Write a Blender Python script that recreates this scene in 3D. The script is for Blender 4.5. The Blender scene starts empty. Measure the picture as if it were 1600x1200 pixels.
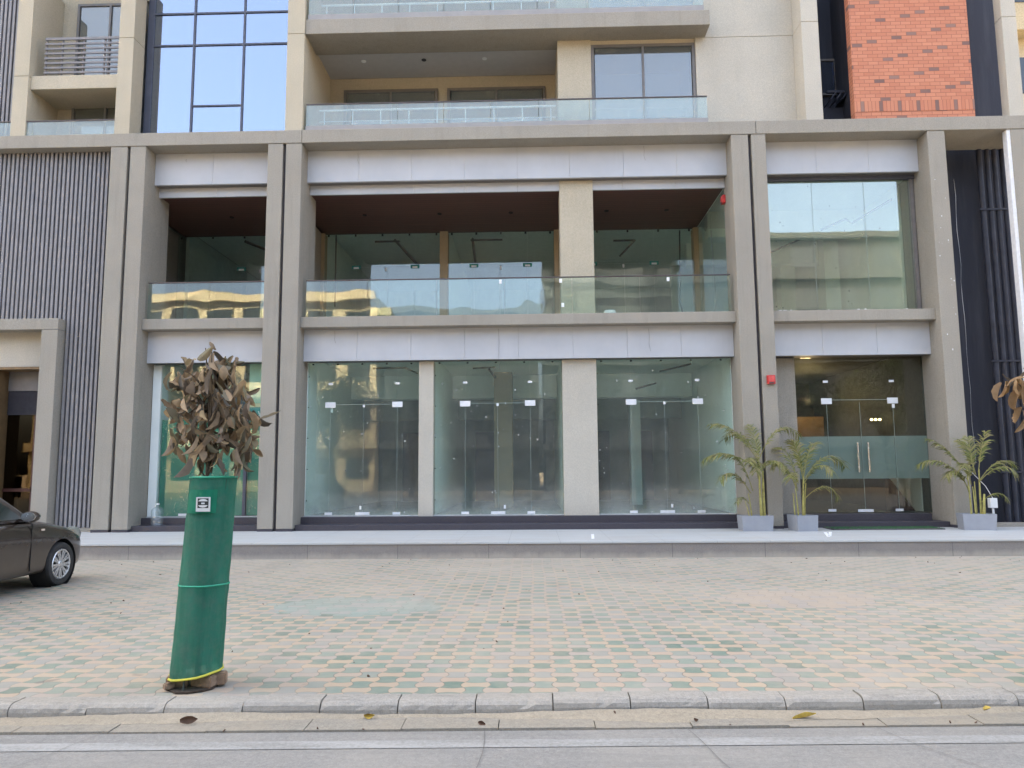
import bpy, bmesh, math, random
from mathutils import Vector, Matrix, Euler
random.seed(7)
R_ = math.radians
PI = math.pi
sc = bpy.context.scene
COL = sc.collection

# ------------------------------------------------------------------ camera
EYE = 1.55
cam_d = bpy.data.cameras.new("camera")
cam = bpy.data.objects.new("camera", cam_d)
COL.objects.link(cam)
cam_d.sensor_width = 36.0
cam_d.lens = 1180.0 / 1600.0 * 36.0
cam_d.clip_start = 0.05
cam_d.clip_end = 2000.0
rot = Matrix.Rotation(R_(1.57), 3, 'Z') @ Matrix.Rotation(R_(96.5), 3, 'X') @ Matrix.Rotation(R_(-0.45), 3, 'Z')
cam.matrix_world = Matrix.Translation((0, 0, EYE)) @ rot.to_4x4()
sc.camera = cam

# ------------------------------------------------------------------ sky, sun, exposure
SUN_EL, SUN_AZ = 42.0, -28.0          # azimuth measured from +Y towards +X
world = bpy.data.worlds.new("World")
sc.world = world
world.use_nodes = True
wn = world.node_tree.nodes
bg = wn["Background"]
sky = wn.new("ShaderNodeTexSky")
sky.sky_type = 'NISHITA'
sky.sun_disc = False
sky.sun_elevation = R_(SUN_EL)
sky.sun_rotation = R_(SUN_AZ)
sky.air_density = 0.6
sky.dust_density = 10.0
sky.ozone_density = 1.2
world.node_tree.links.new(sky.outputs[0], bg.inputs[0])
bg.inputs[1].default_value = 0.15
sd = bpy.data.lights.new("sun", 'SUN')
sd.energy = 2.0
sd.angle = R_(0.6)
sd.color = (1.0, 0.93, 0.82)
sun = bpy.data.objects.new("sun", sd)
COL.objects.link(sun)
az = R_(SUN_AZ)
el = R_(SUN_EL)
to_sun = Vector((math.sin(az) * math.cos(el), math.cos(az) * math.cos(el), math.sin(el)))
sun.rotation_euler = (-to_sun).to_track_quat('-Z', 'Y').to_euler()
sun.location = (0, 0, 60)
sc.view_settings.view_transform = 'Standard'
sc.view_settings.look = 'None'
sc.view_settings.gamma = 1.0
sc.view_settings.exposure = 3.72
sc.view_settings.use_white_balance = True      # the camera's own white balance, set for open shade
sc.view_settings.white_balance_temperature = 7300
sc.view_settings.white_balance_tint = 4
sc.cycles.max_bounces = 10
sc.cycles.diffuse_bounces = 5
sc.cycles.glossy_bounces = 5
sc.cycles.transparent_max_bounces = 24
sc.cycles.use_denoising = True
sc.cycles.sample_clamp_indirect = 8.0
sc.cycles.caustics_reflective = False
sc.cycles.caustics_refractive = False


# ------------------------------------------------------------------ material helpers
class G:
    """small node-graph writer"""
    def __init__(s, name):
        s.m = bpy.data.materials.new(name)
        s.m.use_nodes = True
        s.t = s.m.node_tree
        s.t.nodes.clear()
        s.out = s.t.nodes.new("ShaderNodeOutputMaterial")

    def n(s, typ, **kw):
        nd = s.t.nodes.new(typ)
        for k, v in kw.items():
            setattr(nd, k, v)
        return nd

    def put(s, sock, v):
        if isinstance(v, bpy.types.NodeSocket):
            s.t.links.new(v, sock)
        elif v is not None:
            if hasattr(sock.default_value, '__len__') and not hasattr(v, '__len__'):
                sock.default_value = [v] * len(sock.default_value)
            elif hasattr(v, '__len__') and len(v) == 3 and len(sock.default_value) == 4:
                sock.default_value = (*v, 1)
            else:
                sock.default_value = v

    def math(s, op, a, b=None, c=None, clamp=False):
        nd = s.n("ShaderNodeMath", operation=op, use_clamp=clamp)
        s.put(nd.inputs[0], a)
        if b is not None: s.put(nd.inputs[1], b)
        if c is not None: s.put(nd.inputs[2], c)
        return nd.outputs[0]

    def xyz(s):
        tc = s.n("ShaderNodeTexCoord")
        sep = s.n("ShaderNodeSeparateXYZ")
        s.t.links.new(tc.outputs['Object'], sep.inputs[0])
        return tc.outputs['Object'], sep.outputs[0], sep.outputs[1], sep.outputs[2]

    def comb(s, x, y, z):
        nd = s.n("ShaderNodeCombineXYZ")
        for i, v in enumerate((x, y, z)): s.put(nd.inputs[i], v)
        return nd.outputs[0]

    def scale(s, vec, sc3):
        nd = s.n("ShaderNodeVectorMath", operation='MULTIPLY')
        s.put(nd.inputs[0], vec)
        nd.inputs[1].default_value = sc3
        return nd.outputs[0]

    def noise(s, vec, scale, detail=3, rough=0.55, dist=0.0):
        nd = s.n("ShaderNodeTexNoise")
        s.put(nd.inputs['Vector'], vec)
        nd.inputs['Scale'].default_value = scale
        nd.inputs['Detail'].default_value = detail
        nd.inputs['Roughness'].default_value = rough
        nd.inputs['Distortion'].default_value = dist
        return nd.outputs[0]

    def white(s, vec):
        nd = s.n("ShaderNodeTexWhiteNoise", noise_dimensions='3D')
        s.put(nd.inputs[0], vec)
        return nd.outputs[0]

    def ramp(s, f, stops, interp='LINEAR'):
        nd = s.n("ShaderNodeValToRGB")
        nd.color_ramp.interpolation = interp
        els = nd.color_ramp.elements
        while len(els) < len(stops): els.new(0.5)
        for e, (p, c) in zip(els, stops):
            e.position = p
            e.color = (*c, 1) if hasattr(c, '__len__') else (c, c, c, 1)
        s.put(nd.inputs[0], f)
        return nd.outputs[0]

    def mix(s, f, a, b, mode='MIX'):
        nd = s.n("ShaderNodeMix", data_type='RGBA', blend_type=mode)
        s.put(nd.inputs[0], f)
        s.put(nd.inputs[6], a)
        s.put(nd.inputs[7], b)
        return nd.outputs[2]

    def remap(s, v, a, b, c=0.0, d=1.0):
        nd = s.n("ShaderNodeMapRange")
        s.put(nd.inputs[0], v)
        for i, x in enumerate((a, b, c, d)): nd.inputs[1 + i].default_value = x
        return nd.outputs[0]

    def bump(s, h, strength=0.2, dist=0.01):
        nd = s.n("ShaderNodeBump")
        s.put(nd.inputs['Height'], h)
        nd.inputs['Strength'].default_value = strength
        nd.inputs['Distance'].default_value = dist
        return nd.outputs[0]

    def bsdf(s, color, rough=0.6, metal=0.0, normal=None, spec=0.5, **kw):
        nd = s.n("ShaderNodeBsdfPrincipled")
        s.put(nd.inputs['Base Color'], color)
        s.put(nd.inputs['Roughness'], rough)
        s.put(nd.inputs['Metallic'], metal)
        nd.inputs['Specular IOR Level'].default_value = spec
        if normal is not None: s.put(nd.inputs['Normal'], normal)
        for k, v in kw.items(): s.put(nd.inputs[k], v)
        return nd.outputs[0]

    def done(s, sh):
        s.t.links.new(sh, s.out.inputs[0])
        return s.m


def c_mul(c, f): return tuple(min(1, x * f) for x in c)


def plaster(name, c, grain=90, streak=0.17, bump=0.35, blot=0.15, rough=0.85):
    g = G(name)
    v, x, y, z = g.xyz()
    f1 = g.noise(v, grain, 3, 0.7)
    f2 = g.noise(v, 0.9, 5, 0.6)
    f3 = g.noise(g.scale(v, (5.0, 5.0, 0.35)), 1.3, 4, 0.65)
    col = g.mix(g.remap(f1, 0.3, 0.7), c_mul(c, 0.80), c_mul(c, 1.18))
    col = g.mix(g.remap(f2, 0.35, 0.7, 0, blot * 2), col, c_mul(c, 0.66))
    col = g.mix(g.remap(f3, 0.52, 0.75, 0, streak * 2), col, c_mul(c, 0.6))
    return g.done(g.bsdf(col, rough, normal=g.bump(f1, bump, 0.008), spec=0.25))


def simple(name, c, rough=0.6, metal=0.0, var=0.15, scale=6.0, spec=0.4, bump=0.0, bscale=60):
    g = G(name)
    v, x, y, z = g.xyz()
    f = g.noise(v, scale, 4, 0.6)
    col = g.mix(g.remap(f, 0.3, 0.7), c_mul(c, 1 - var), c_mul(c, 1 + var))
    nrm = g.bump(g.noise(v, bscale, 3, 0.6), bump, 0.01) if bump else None
    rr = g.remap(g.noise(v, scale * 2.3, 3), 0.3, 0.7, max(0.02, rough - 0.07), min(1, rough + 0.07))
    return g.done(g.bsdf(col, rr, metal, nrm, spec))


def glass(name, tint=(0.86, 0.95, 0.91), f0=0.05, dirt_haze=0.03, specks=0.0, wav=0.0, gcol=(1, 1, 1), basedust=0.0, dz=0.56, wscale=0.7):
    g = G(name)
    v, x, y, z = g.xyz()
    lw = g.n("ShaderNodeLayerWeight")
    lw.inputs[0].default_value = 0.5
    fac = lw.outputs['Facing']
    fr = g.math('ADD', g.math('MULTIPLY', g.math('POWER', fac, 5.0), 1 - f0), f0, clamp=True)
    tr = g.n("ShaderNodeBsdfTransparent")
    g.put(tr.inputs[0], tint)
    gl = g.n("ShaderNodeBsdfGlossy")
    g.put(gl.inputs[0], gcol)
    gl.inputs['Roughness'].default_value = 0.012
    if wav:
        h = g.noise(v, wscale, 2, 0.5)
        g.put(gl.inputs['Normal'], g.bump(h, wav, 0.05))
    mx = g.n("ShaderNodeMixShader")
    g.put(mx.inputs[0], fr)
    g.t.links.new(tr.outputs[0], mx.inputs[1])
    g.t.links.new(gl.outputs[0], mx.inputs[2])
    sh = mx.outputs[0]
    if dirt_haze or specks or basedust:
        df = g.n("ShaderNodeBsdfDiffuse")
        g.put(df.inputs[0], (0.55, 0.56, 0.53))
        d = g.math('MULTIPLY', g.remap(g.noise(g.scale(v, (1.6, 1.6, 0.6)), 2.1, 5, 0.7), 0.1, 0.9, 0.55, 1.0), dirt_haze)
        if basedust:
            b = g.remap(z, dz + 0.75, dz, 0, basedust)
            d = g.math('ADD', d, g.math('MULTIPLY', b, g.remap(g.noise(v, 3.0, 4), 0.25, 0.7)))
        if specks:
            vo = g.n("ShaderNodeTexVoronoi")
            vo.inputs['Scale'].default_value = 9.0
            g.put(vo.inputs['Vector'], g.scale(v, (1, 0.0, 0.8)))
            dot = g.math('LESS_THAN', vo.outputs[0], g.math('MULTIPLY', g.math('POWER', g.white(vo.outputs['Position']), 2.0), 0.17))
            msk = g.math('GREATER_THAN', g.noise(g.scale(v, (1, 0, 1)), 1.4, 3), 0.44)
            d = g.math('MAXIMUM', d, g.math('MULTIPLY', g.math('MULTIPLY', dot, msk), specks))
        m2 = g.n("ShaderNodeMixShader")
        g.put(m2.inputs[0], d)
        g.t.links.new(sh, m2.inputs[1])
        g.t.links.new(df.outputs[0], m2.inputs[2])
        sh = m2.outputs[0]
    return g.done(sh)


def emit(name, c, s):
    g = G(name)
    e = g.n("ShaderNodeEmission")
    g.put(e.inputs[0], c)
    e.inputs[1].default_value = s
    return g.done(e.outputs[0])


# ------------------------------------------------------------------ mesh helpers
class MB:
    def __init__(s): s.b = bmesh.new()

    def box(s, x0, x1, y0, y1, z0, z1, bevel=0.0):
        vs = [s.b.verts.new((x, y, z)) for x in (x0, x1) for y in (y0, y1) for z in (z0, z1)]
        idx = [(0, 1, 3, 2), (4, 6, 7, 5), (0, 4, 5, 1), (2, 3, 7, 6), (0, 2, 6, 4), (1, 5, 7, 3)]
        fs = [s.b.faces.new([vs[i] for i in f]) for f in idx]
        if bevel:
            es = list({e for f in fs for e in f.edges})
            bmesh.ops.bevel(s.b, geom=es, offset=bevel, segments=2, affect='EDGES', profile=0.6)
        return s

    def xbox(s, M, sx, sy, sz, bevel=0.0):
        """box centred on the origin, sizes given, placed by matrix M"""
        vs = [s.b.verts.new(M @ Vector((x * sx / 2, y * sy / 2, z * sz / 2))) for x in (-1, 1) for y in (-1, 1) for z in (-1, 1)]
        idx = [(0, 1, 3, 2), (4, 6, 7, 5), (0, 4, 5, 1), (2, 3, 7, 6), (0, 2, 6, 4), (1, 5, 7, 3)]
        fs = [s.b.faces.new([vs[i] for i in f]) for f in idx]
        if bevel:
            es = list({e for f in fs for e in f.edges})
            bmesh.ops.bevel(s.b, geom=es, offset=bevel, segments=2, affect='EDGES')
        return s

    def face(s, pts):
        return s.b.faces.new([s.b.verts.new(p) for p in pts])

    def prism(s, pts, d):
        """closed polygon pts extruded by vector d"""
        d = Vector(d)
        a = [s.b.verts.new(p) for p in pts]
        b = [s.b.verts.new(Vector(p) + d) for p in pts]
        n = len(a)
        s.b.faces.new(a)
        s.b.faces.new(b[::-1])
        for i in range(n): s.b.faces.new((a[i], b[i], b[(i + 1) % n], a[(i + 1) % n]))
        return s

    def tube(s, pts, r, n=8, cap=True):
        pts = [Vector(p) for p in pts]
        rs = r if hasattr(r, '__len__') else [r] * len(pts)
        rings = []
        up = None
        for i, p in enumerate(pts):
            d = (pts[min(i + 1, len(pts) - 1)] - pts[max(i - 1, 0)]).normalized()
            if up is None:
                up = Vector((0, 0, 1)) if abs(d.z) < 0.9 else Vector((1, 0, 0))
            a = d.cross(up).normalized()
            b = a.cross(d).normalized()
            up = b
            rings.append([s.b.verts.new(p + rs[i] * (math.cos(2 * PI * k / n) * a + math.sin(2 * PI * k / n) * b)) for k in range(n)])
        for q in range(len(rings) - 1):
            for k in range(n):
                s.b.faces.new((rings[q][k], rings[q][(k + 1) % n], rings[q + 1][(k + 1) % n], rings[q + 1][k]))
        if cap:
            s.b.faces.new(rings[0][::-1])
            s.b.faces.new(rings[-1])
        return s

    def lathe(s, prof, n=24, M=None, close=False):
        """profile of (r, z) turned round the z axis"""
        M = M or Matrix.Identity(4)
        rings = []
        for r, z in prof:
            if r < 1e-6:
                rings.append([s.b.verts.new(M @ Vector((0, 0, z)))])
            else:
                rings.append([s.b.verts.new(M @ Vector((r * math.cos(2 * PI * k / n), r * math.sin(2 * PI * k / n), z))) for k in range(n)])
        seq = list(zip(rings, rings[1:]))
        if close: seq.append((rings[-1], rings[0]))
        for A, B in seq:
            for k in range(n):
                a = [A[k % len(A)], A[(k + 1) % len(A)], B[(k + 1) % len(B)], B[k % len(B)]]
                f = []
                for vtx in a:
                    if vtx not in f: f.append(vtx)
                if len(f) > 2: s.b.faces.new(f)
        return s

    def grid(s, rows, closed=False):
        vs = [[s.b.verts.new(p) for p in r] for r in rows]
        for i in range(len(vs) - 1):
            n = len(vs[i])
            for j in range(n if closed else n - 1):
                s.b.faces.new((vs[i][j], vs[i][(j + 1) % n], vs[i + 1][(j + 1) % n], vs[i + 1][j]))
        return s

    def build(s, name, mat, parent=None, loc=None, smooth=False, weld=False):
        """link as ONE mesh object; vertices are given in world metres for fixed things (loc or the parent's base is taken off)"""
        o_ = Vector(loc) if loc is not None else WL.get(parent.name, Vector((0, 0, 0))) if parent else Vector((0, 0, 0))
        if weld: bmesh.ops.remove_doubles(s.b, verts=s.b.verts, dist=1e-4)
        bmesh.ops.recalc_face_normals(s.b, faces=s.b.faces)
        if o_.length: bmesh.ops.translate(s.b, verts=s.b.verts, vec=-o_)
        me = bpy.data.meshes.new(name)
        s.b.to_mesh(me)
        s.b.free()
        if smooth:
            me.shade_smooth()
            me.set_sharp_from_angle(angle=R_(40))
        o = bpy.data.objects.new(name, me)
        COL.objects.link(o)
        me.materials.append(mat)
        if parent is not None:
            o.parent = parent
        else:
            o.location = o_
        WL[o.name] = o_
        return o


WL = {}


def tag(o, label=None, cat=None, group=None, kind=None):
    if label: o["label"] = label
    if cat: o["category"] = cat
    if group: o["group"] = group
    if kind: o["kind"] = kind
    return o


def empty(name, loc, label, cat, group=None, rz=0.0):
    o = bpy.data.objects.new(name, None)
    COL.objects.link(o)
    o.empty_display_size = 0.2
    o.location = loc
    o.rotation_euler = (0, 0, rz)
    WL[o.name] = Vector(loc)
    return tag(o, label, cat, group)


def local(name, loc, label, cat, group=None, rz=0.0):
    """a thing whose parts are modelled in its own coordinates"""
    o = empty(name, loc, label, cat, group, rz)
    WL[o.name] = Vector((0, 0, 0))
    return o


# ------------------------------------------------------------------ materials
M = {}
M['grey_plaster'] = plaster('grey_beige_texture_plaster', (0.335, 0.302, 0.250), 55, bump=0.6)
M['cream_plaster'] = plaster('cream_texture_plaster', (0.50, 0.435, 0.325), 55, streak=0.06, bump=0.5)
M['pale_plaster'] = plaster('pale_plaster', (0.52, 0.475, 0.395), 55, streak=0.06, bump=0.5)
M['slot'] = simple('slot_paint', (0.085, 0.075, 0.078), 0.8)
M['acp'] = None
g = G('grey_composite_panel')
v, x, y, z = g.xyz()
f = g.noise(v, 1.1, 4, 0.6)
col = g.mix(g.remap(f, 0.3, 0.7), (0.44, 0.445, 0.46), (0.50, 0.505, 0.52))
col = g.mix(g.remap(g.noise(g.scale(v, (6, 6, 0.5)), 1.5, 4), 0.58, 0.8, 0, 0.12), col, (0.33, 0.33, 0.31))
M['acp'] = g.done(g.bsdf(col, 0.42, normal=g.bump(g.noise(v, 1.7, 2), 0.05, 0.02), spec=0.45))
M['fin'] = simple('slat_metal', (0.235, 0.222, 0.222), 0.55, var=0.1)
M['slat_back'] = simple('slat_backing', (0.03, 0.028, 0.035), 0.8)
M['granite'] = None
g = G('grey_granite')
v, x, y, z = g.xyz()
f = g.noise(v, 140, 3, 0.8)
f2 = g.noise(v, 1.6, 5, 0.6)
col = g.mix(g.remap(f, 0.35, 0.65), (0.155, 0.138, 0.126), (0.31, 0.277, 0.253))
col = g.mix(g.remap(f2, 0.45, 0.75, 0, 0.55), col, (0.30, 0.27, 0.23))
eff = g.math('MULTIPLY', g.remap(g.math('ADD', z, g.math('MULTIPLY', g.noise(g.scale(v, (1, 1, 0.2)), 4.0, 5, 0.7), -0.22)), 0.0, -0.09, 0.0, 1.0), 0.75)
col = g.mix(eff, col, (0.40, 0.36, 0.30))
jx = g.math('ABSOLUTE', g.math('SUBTRACT', g.math('FRACT', g.math('DIVIDE', x, 1.62)), 0.5))
col = g.mix(g.math('LESS_THAN', jx, 0.002), col, (0.09, 0.085, 0.08))
M['granite'] = g.done(g.bsdf(col, 0.55, spec=0.3))
g = G('pale_granite_top')
v, x, y, z = g.xyz()
f = g.noise(v, 120, 3, 0.8)
col = g.mix(g.remap(f, 0.35, 0.65), (0.38, 0.39, 0.385), (0.50, 0.51, 0.50))
col = g.mix(g.remap(g.noise(g.scale(v, (0.6, 3, 1)), 1.5, 5), 0.42, 0.72, 0, 0.6), col, (0.40, 0.37, 0.33))
jx = g.math('ABSOLUTE', g.math('SUBTRACT', g.math('FRACT', g.math('DIVIDE', x, 0.92)), 0.5))
jy = g.math('ABSOLUTE', g.math('SUBTRACT', g.math('FRACT', g.math('DIVIDE', y, 0.62)), 0.5))
j = g.math('MAXIMUM', g.math('LESS_THAN', jx, 0.003), g.math('LESS_THAN', jy, 0.005))
col = g.mix(g.math('MULTIPLY', j, 0.7), col, (0.16, 0.15, 0.15))
M['granite_top'] = g.done(g.bsdf(col, 0.5, spec=0.35))
M['dark_granite'] = simple('dark_granite', (0.055, 0.05, 0.06), 0.4, var=0.4, scale=80)
M['sealant'] = simple('white_sealant', (0.6, 0.6, 0.58), 0.7)
M['wood'] = None
g = G('dark_wood_soffit')
v, x, y, z = g.xyz()
pl = g.math('FRACT', g.math('DIVIDE', y, 0.14))
row = g.white(g.comb(g.math('FLOOR', g.math('DIVIDE', y, 0.14)), 0, 0))
grn = g.noise(g.scale(v, (0.8, 14, 14)), 1.5, 4)
col = g.mix(grn, (0.10, 0.043, 0.032), (0.19, 0.085, 0.062))
col = g.mix(g.math('MULTIPLY', row, 0.4), col, (0.09, 0.038, 0.028))
col = g.mix(g.math('LESS_THAN', pl, 0.06), col, (0.01, 0.006, 0.005))
M['wood'] = g.done(g.bsdf(col, 0.45, spec=0.4))
M['room_white'] = simple('white_emulsion', (0.80, 0.84, 0.80), 0.85, var=0.04, scale=1.5)
M['room_grey'] = simple('unfinished_wall', (0.36, 0.39, 0.36), 0.9, var=0.2, scale=1.0)
M['room_floor'] = simple('screed_floor', (0.36, 0.35, 0.33), 0.7, var=0.18, scale=1.2)
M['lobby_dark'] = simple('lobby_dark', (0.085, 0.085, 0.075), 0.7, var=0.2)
M['tan_wall'] = plaster('tan_pillar', (0.40, 0.315, 0.21), 60, streak=0.03)
M['pipe_black'] = simple('black_duct', (0.03, 0.03, 0.03), 0.6)
M['tint_glass'] = glass('green_tint_glass', (0.91, 0.975, 0.945), 0.045, 0.075, 0.75, 0.03, basedust=0.24)
M['up_glass'] = glass('upper_tint_glass', (0.92, 0.975, 0.95), 0.07, 0.10, 0.0, 0.06)  # film stronger than its dust, put in to lighten the dark recess
M['bay_glass'] = glass('bay_window_glass', (0.86, 0.94, 0.86), 0.17, 0.08, 0.25, 0.03, gcol=(0.97, 0.93, 0.88))
M['rail_glass'] = glass('railing_glass', (0.88, 0.95, 0.925), 0.055, 0.03, 0.0, 0.25, wscale=0.5)
M['rail_glass_up'] = glass('frosty_railing_glass', (0.80, 0.90, 0.88), 0.06, 0.34, 0.0, 0.0)
M['mirror_glass'] = glass('strong_reflecting_glass', (0.90, 0.965, 0.94), 0.05, 0.02, 0.2, 0.04)
M['lobby_glass'] = glass('lobby_glass', (0.80, 0.83, 0.79), 0.045, 0.02, 0.0, 0.05)
M['brown_glass'] = glass('brown_glass', (0.25, 0.20, 0.16), 0.045, 0.0, 0.0, 0.06, gcol=(0.85, 0.72, 0.52))
M['curtain_glass'] = glass('blue_curtain_glass', (0.30, 0.38, 0.55), 0.36, 0.02, 0.0, 0.03, gcol=(0.74, 0.84, 1.0))
M['window_glass'] = glass('window_glass', (0.55, 0.60, 0.60), 0.16, 0.14, 0.0, 0.02, gcol=(0.95, 0.91, 0.87))
M['frosted'] = None
g = G('frosted_film')
v, x, y, z = g.xyz()
df = g.n("ShaderNodeBsdfDiffuse"); g.put(df.inputs[0], (0.52, 0.63, 0.64))
tr = g.n("ShaderNodeBsdfTransparent"); g.put(tr.inputs[0], (0.7, 0.8, 0.8))
mx = g.n("ShaderNodeMixShader"); mx.inputs[0].default_value = 0.4
g.t.links.new(df.outputs[0], mx.inputs[1]); g.t.links.new(tr.outputs[0], mx.inputs[2])
M['frosted'] = g.done(mx.outputs[0])
M['frame_grey'] = simple('window_frame_grey', (0.17, 0.155, 0.145), 0.5, var=0.1)
M['mullion'] = simple('dark_mullion', (0.075, 0.08, 0.105), 0.45, var=0.1)
M['rail_grey'] = simple('railing_paint', (0.20, 0.185, 0.185), 0.5, var=0.12)
M['rail_top'] = simple('handrail_metal', (0.10, 0.08, 0.075), 0.4, 0.5)
M['white_paint'] = simple('white_metal_paint', (0.78, 0.78, 0.77), 0.5, var=0.04)
M['chrome'] = simple('brushed_steel', (0.72, 0.72, 0.72), 0.22, 1.0, var=0.06)
M['fitting'] = simple('satin_fitting', (0.74, 0.75, 0.76), 0.4, 0.1, var=0.06)
M['edge'] = simple('glass_edge', (0.30, 0.37, 0.33), 0.3, var=0.1)
M['channel'] = simple('grey_channel', (0.30, 0.285, 0.275), 0.5, var=0.06)
M['teal_tape'] = simple('teal_tape', (0.03, 0.22, 0.19), 0.6)
M['tar'] = None
g = G('blue_black_waterproof_paint')
v, x, y, z = g.xyz()
f = g.noise(v, 60, 4, 0.7)
col = g.mix(f, (0.030, 0.032, 0.045), (0.055, 0.057, 0.072))
col = g.mix(g.remap(g.noise(g.scale(v, (4, 4, 0.4)), 1.2, 5), 0.5, 0.75, 0, 0.5), col, (0.085, 0.085, 0.10))
M['tar'] = g.done(g.bsdf(col, 0.75, normal=g.bump(f, 0.5, 0.012), spec=0.3))
M['pipe'] = simple('painted_pipe', (0.040, 0.042, 0.058), 0.55, var=0.25, scale=3)
M['white_edge'] = simple('white_primer_edge', (0.72, 0.71, 0.70), 0.8, var=0.08, scale=12)
M['red'] = simple('red_plastic', (0.50, 0.035, 0.03), 0.4, var=0.05)
M['red_lens'] = simple('red_lens', (0.62, 0.10, 0.09), 0.25, var=0.05)


def brick_mat(name, bw, bh, soldier=False):
    g = G(name)
    v, x, y, z = g.xyz()
    if soldier:
        u = g.math('DIVIDE', x, bh)
        row = g.math('FLOOR', g.math('DIVIDE', z, 50.0))
        uu = u
        w = None
    else:
        row = g.math('FLOOR', g.math('DIVIDE', z, bh))
        uu = g.math('ADD', g.math('DIVIDE', g.math('ADD', x, y), bw), g.math('MULTIPLY', g.math('MODULO', row, 2.0), 0.5))
    cell = g.math('FLOOR', uu)
    wn1 = g.white(g.comb(cell, row, 1.3))
    wn2 = g.white(g.comb(cell, row, 7.7))
    fu = g.math('FRACT', uu)
    eu = g.math('MULTIPLY', g.math('MINIMUM', fu, g.math('SUBTRACT', 1.0, fu)), bh if soldier else bw)
    if soldier:
        e = eu
        dark = g.math('LESS_THAN', g.math('MODULO', g.math('ADD', cell, 400.0), 5.0), 0.5)
    else:
        fz = g.math('FRACT', g.math('DIVIDE', z, bh))
        ez = g.math('MULTIPLY', g.math('MINIMUM', fz, g.math('SUBTRACT', 1.0, fz)), bh)
        e = g.math('MINIMUM', eu, ez)
        k = g.math('MODULO', g.math('ADD', g.math('ADD', g.math('MULTIPLY', cell, 3.0), g.math('MULTIPLY', row, 5.0)), 900.0), 11.0)
        dark = g.math('MULTIPLY', g.math('LESS_THAN', k, 0.5), g.math('GREATER_THAN', wn2, 0.14))
    mort = g.math('LESS_THAN', e, 0.0045)
    fine = g.noise(v, 50, 3, 0.7)
    red = g.mix(wn1, (0.48, 0.170, 0.098), (0.58, 0.235, 0.138))
    red = g.mix(g.remap(fine, 0.3, 0.7, 0, 0.5), red, (0.52, 0.225, 0.135))
    dk = g.mix(wn1, (0.20, 0.115, 0.095), (0.29, 0.165, 0.13))
    col = g.mix(dark, red, dk)
    col = g.mix(mort, col, (0.27, 0.105, 0.068))
    h = g.math('SUBTRACT', 1.0, mort)
    return g.done(g.bsdf(col, 0.75, normal=g.bump(h, 0.4, 0.006), spec=0.3))


M['brick'] = brick_mat('red_brick_cladding', 0.222, 0.0855)
M['soldier'] = brick_mat('red_soldier_brick', 0.222, 0.082, True)

# paving of interlocking wavy blocks
g = G('wavy_block_paving')
v, x, y, z = g.xyz()
CW, CH, AM = 0.166, 0.134, 0.155
u = g.math('DIVIDE', g.math('ADD', x, 0.03), CW)
w = g.math('DIVIDE', y, CH)
wob = g.noise(v, 0.5, 2)
u = g.math('ADD', u, g.math('MULTIPLY', g.math('SUBTRACT', wob, 0.5), 0.5))
w = g.math('ADD', w, g.math('MULTIPLY', g.math('SUBTRACT', g.noise(v, 0.37, 2), 0.5), 0.5))
pu = g.math('MULTIPLY', u, PI)
pw = g.math('MULTIPLY', w, PI)
u2 = g.math('SUBTRACT', u, g.math('MULTIPLY', g.math('MULTIPLY', g.math('COSINE', pu), g.math('SINE', pw)), AM))
w2 = g.math('ADD', w, g.math('MULTIPLY', g.math('MULTIPLY', g.math('SINE', pu), g.math('COSINE', pw)), AM))
cu = g.math('FLOOR', u2)
cw = g.math('FLOOR', w2)
par = g.math('FLOORED_MODULO', g.math('ADD', cu, cw), 2.0)
rn1 = g.white(g.comb(cu, cw, 0.5))
rn2 = g.white(g.comb(cu, cw, 9.5))
rn3 = g.white(g.comb(cu, cw, 4.5))
fu = g.math('FRACT', u2)
fw = g.math('FRACT', w2)
eu = g.math('MULTIPLY', g.math('MINIMUM', fu, g.math('SUBTRACT', 1.0, fu)), CW)
ew = g.math('MULTIPLY', g.math('MINIMUM', fw, g.math('SUBTRACT', 1.0, fw)), CH)
edge = g.math('MINIMUM', eu, ew)
fine = g.noise(v, 130, 4, 0.75)
mid = g.noise(v, 9, 5, 0.65)
big = g.noise(v, 0.55, 5, 0.6)
big2 = g.noise(g.scale(v, (1, 1.7, 1)), 0.9, 4, 0.6)
cream = g.ramp(rn1, [(0.0, (0.363, 0.261, 0.169)), (0.35, (0.406, 0.300, 0.180)), (0.6, (0.337, 0.269, 0.202)), (0.8, (0.380, 0.261, 0.176)), (1.0, (0.315, 0.269, 0.220))])
green = g.ramp(rn1, [(0.0, (0.084, 0.148, 0.116)), (0.2, (0.134, 0.211, 0.172)), (0.5, (0.171, 0.232, 0.197)), (0.75, (0.108, 0.177, 0.141)), (1.0, (0.208, 0.240, 0.211))])
# one patch relaid in green blocks only and one in pinkish ones
def patch(cx, cy, rx, ry):
    a = g.math('POWER', g.math('DIVIDE', g.math('SUBTRACT', x, cx), rx), 2.0)
    b = g.math('POWER', g.math('DIVIDE', g.math('SUBTRACT', y, cy), ry), 2.0)
    d = g.math('ADD', g.math('ADD', a, b), g.math('MULTIPLY', g.math('SUBTRACT', rn3, 0.5), 0.5))
    return g.math('LESS_THAN', d, 1.0)
sel = g.math('MAXIMUM', par, 0.0)
base = g.mix(par, green, g.mix(0.36, cream, (0.36, 0.31, 0.265)))
base = g.mix(patch(-2.05, 8.95, 0.98, 0.62), base, g.mix(rn2, (0.165, 0.25, 0.22), (0.24, 0.30, 0.27)))
base = g.mix(patch(3.15, 9.35, 0.95, 0.62), base, g.mix(rn2, (0.37, 0.295, 0.225), (0.34, 0.285, 0.225)))
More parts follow.
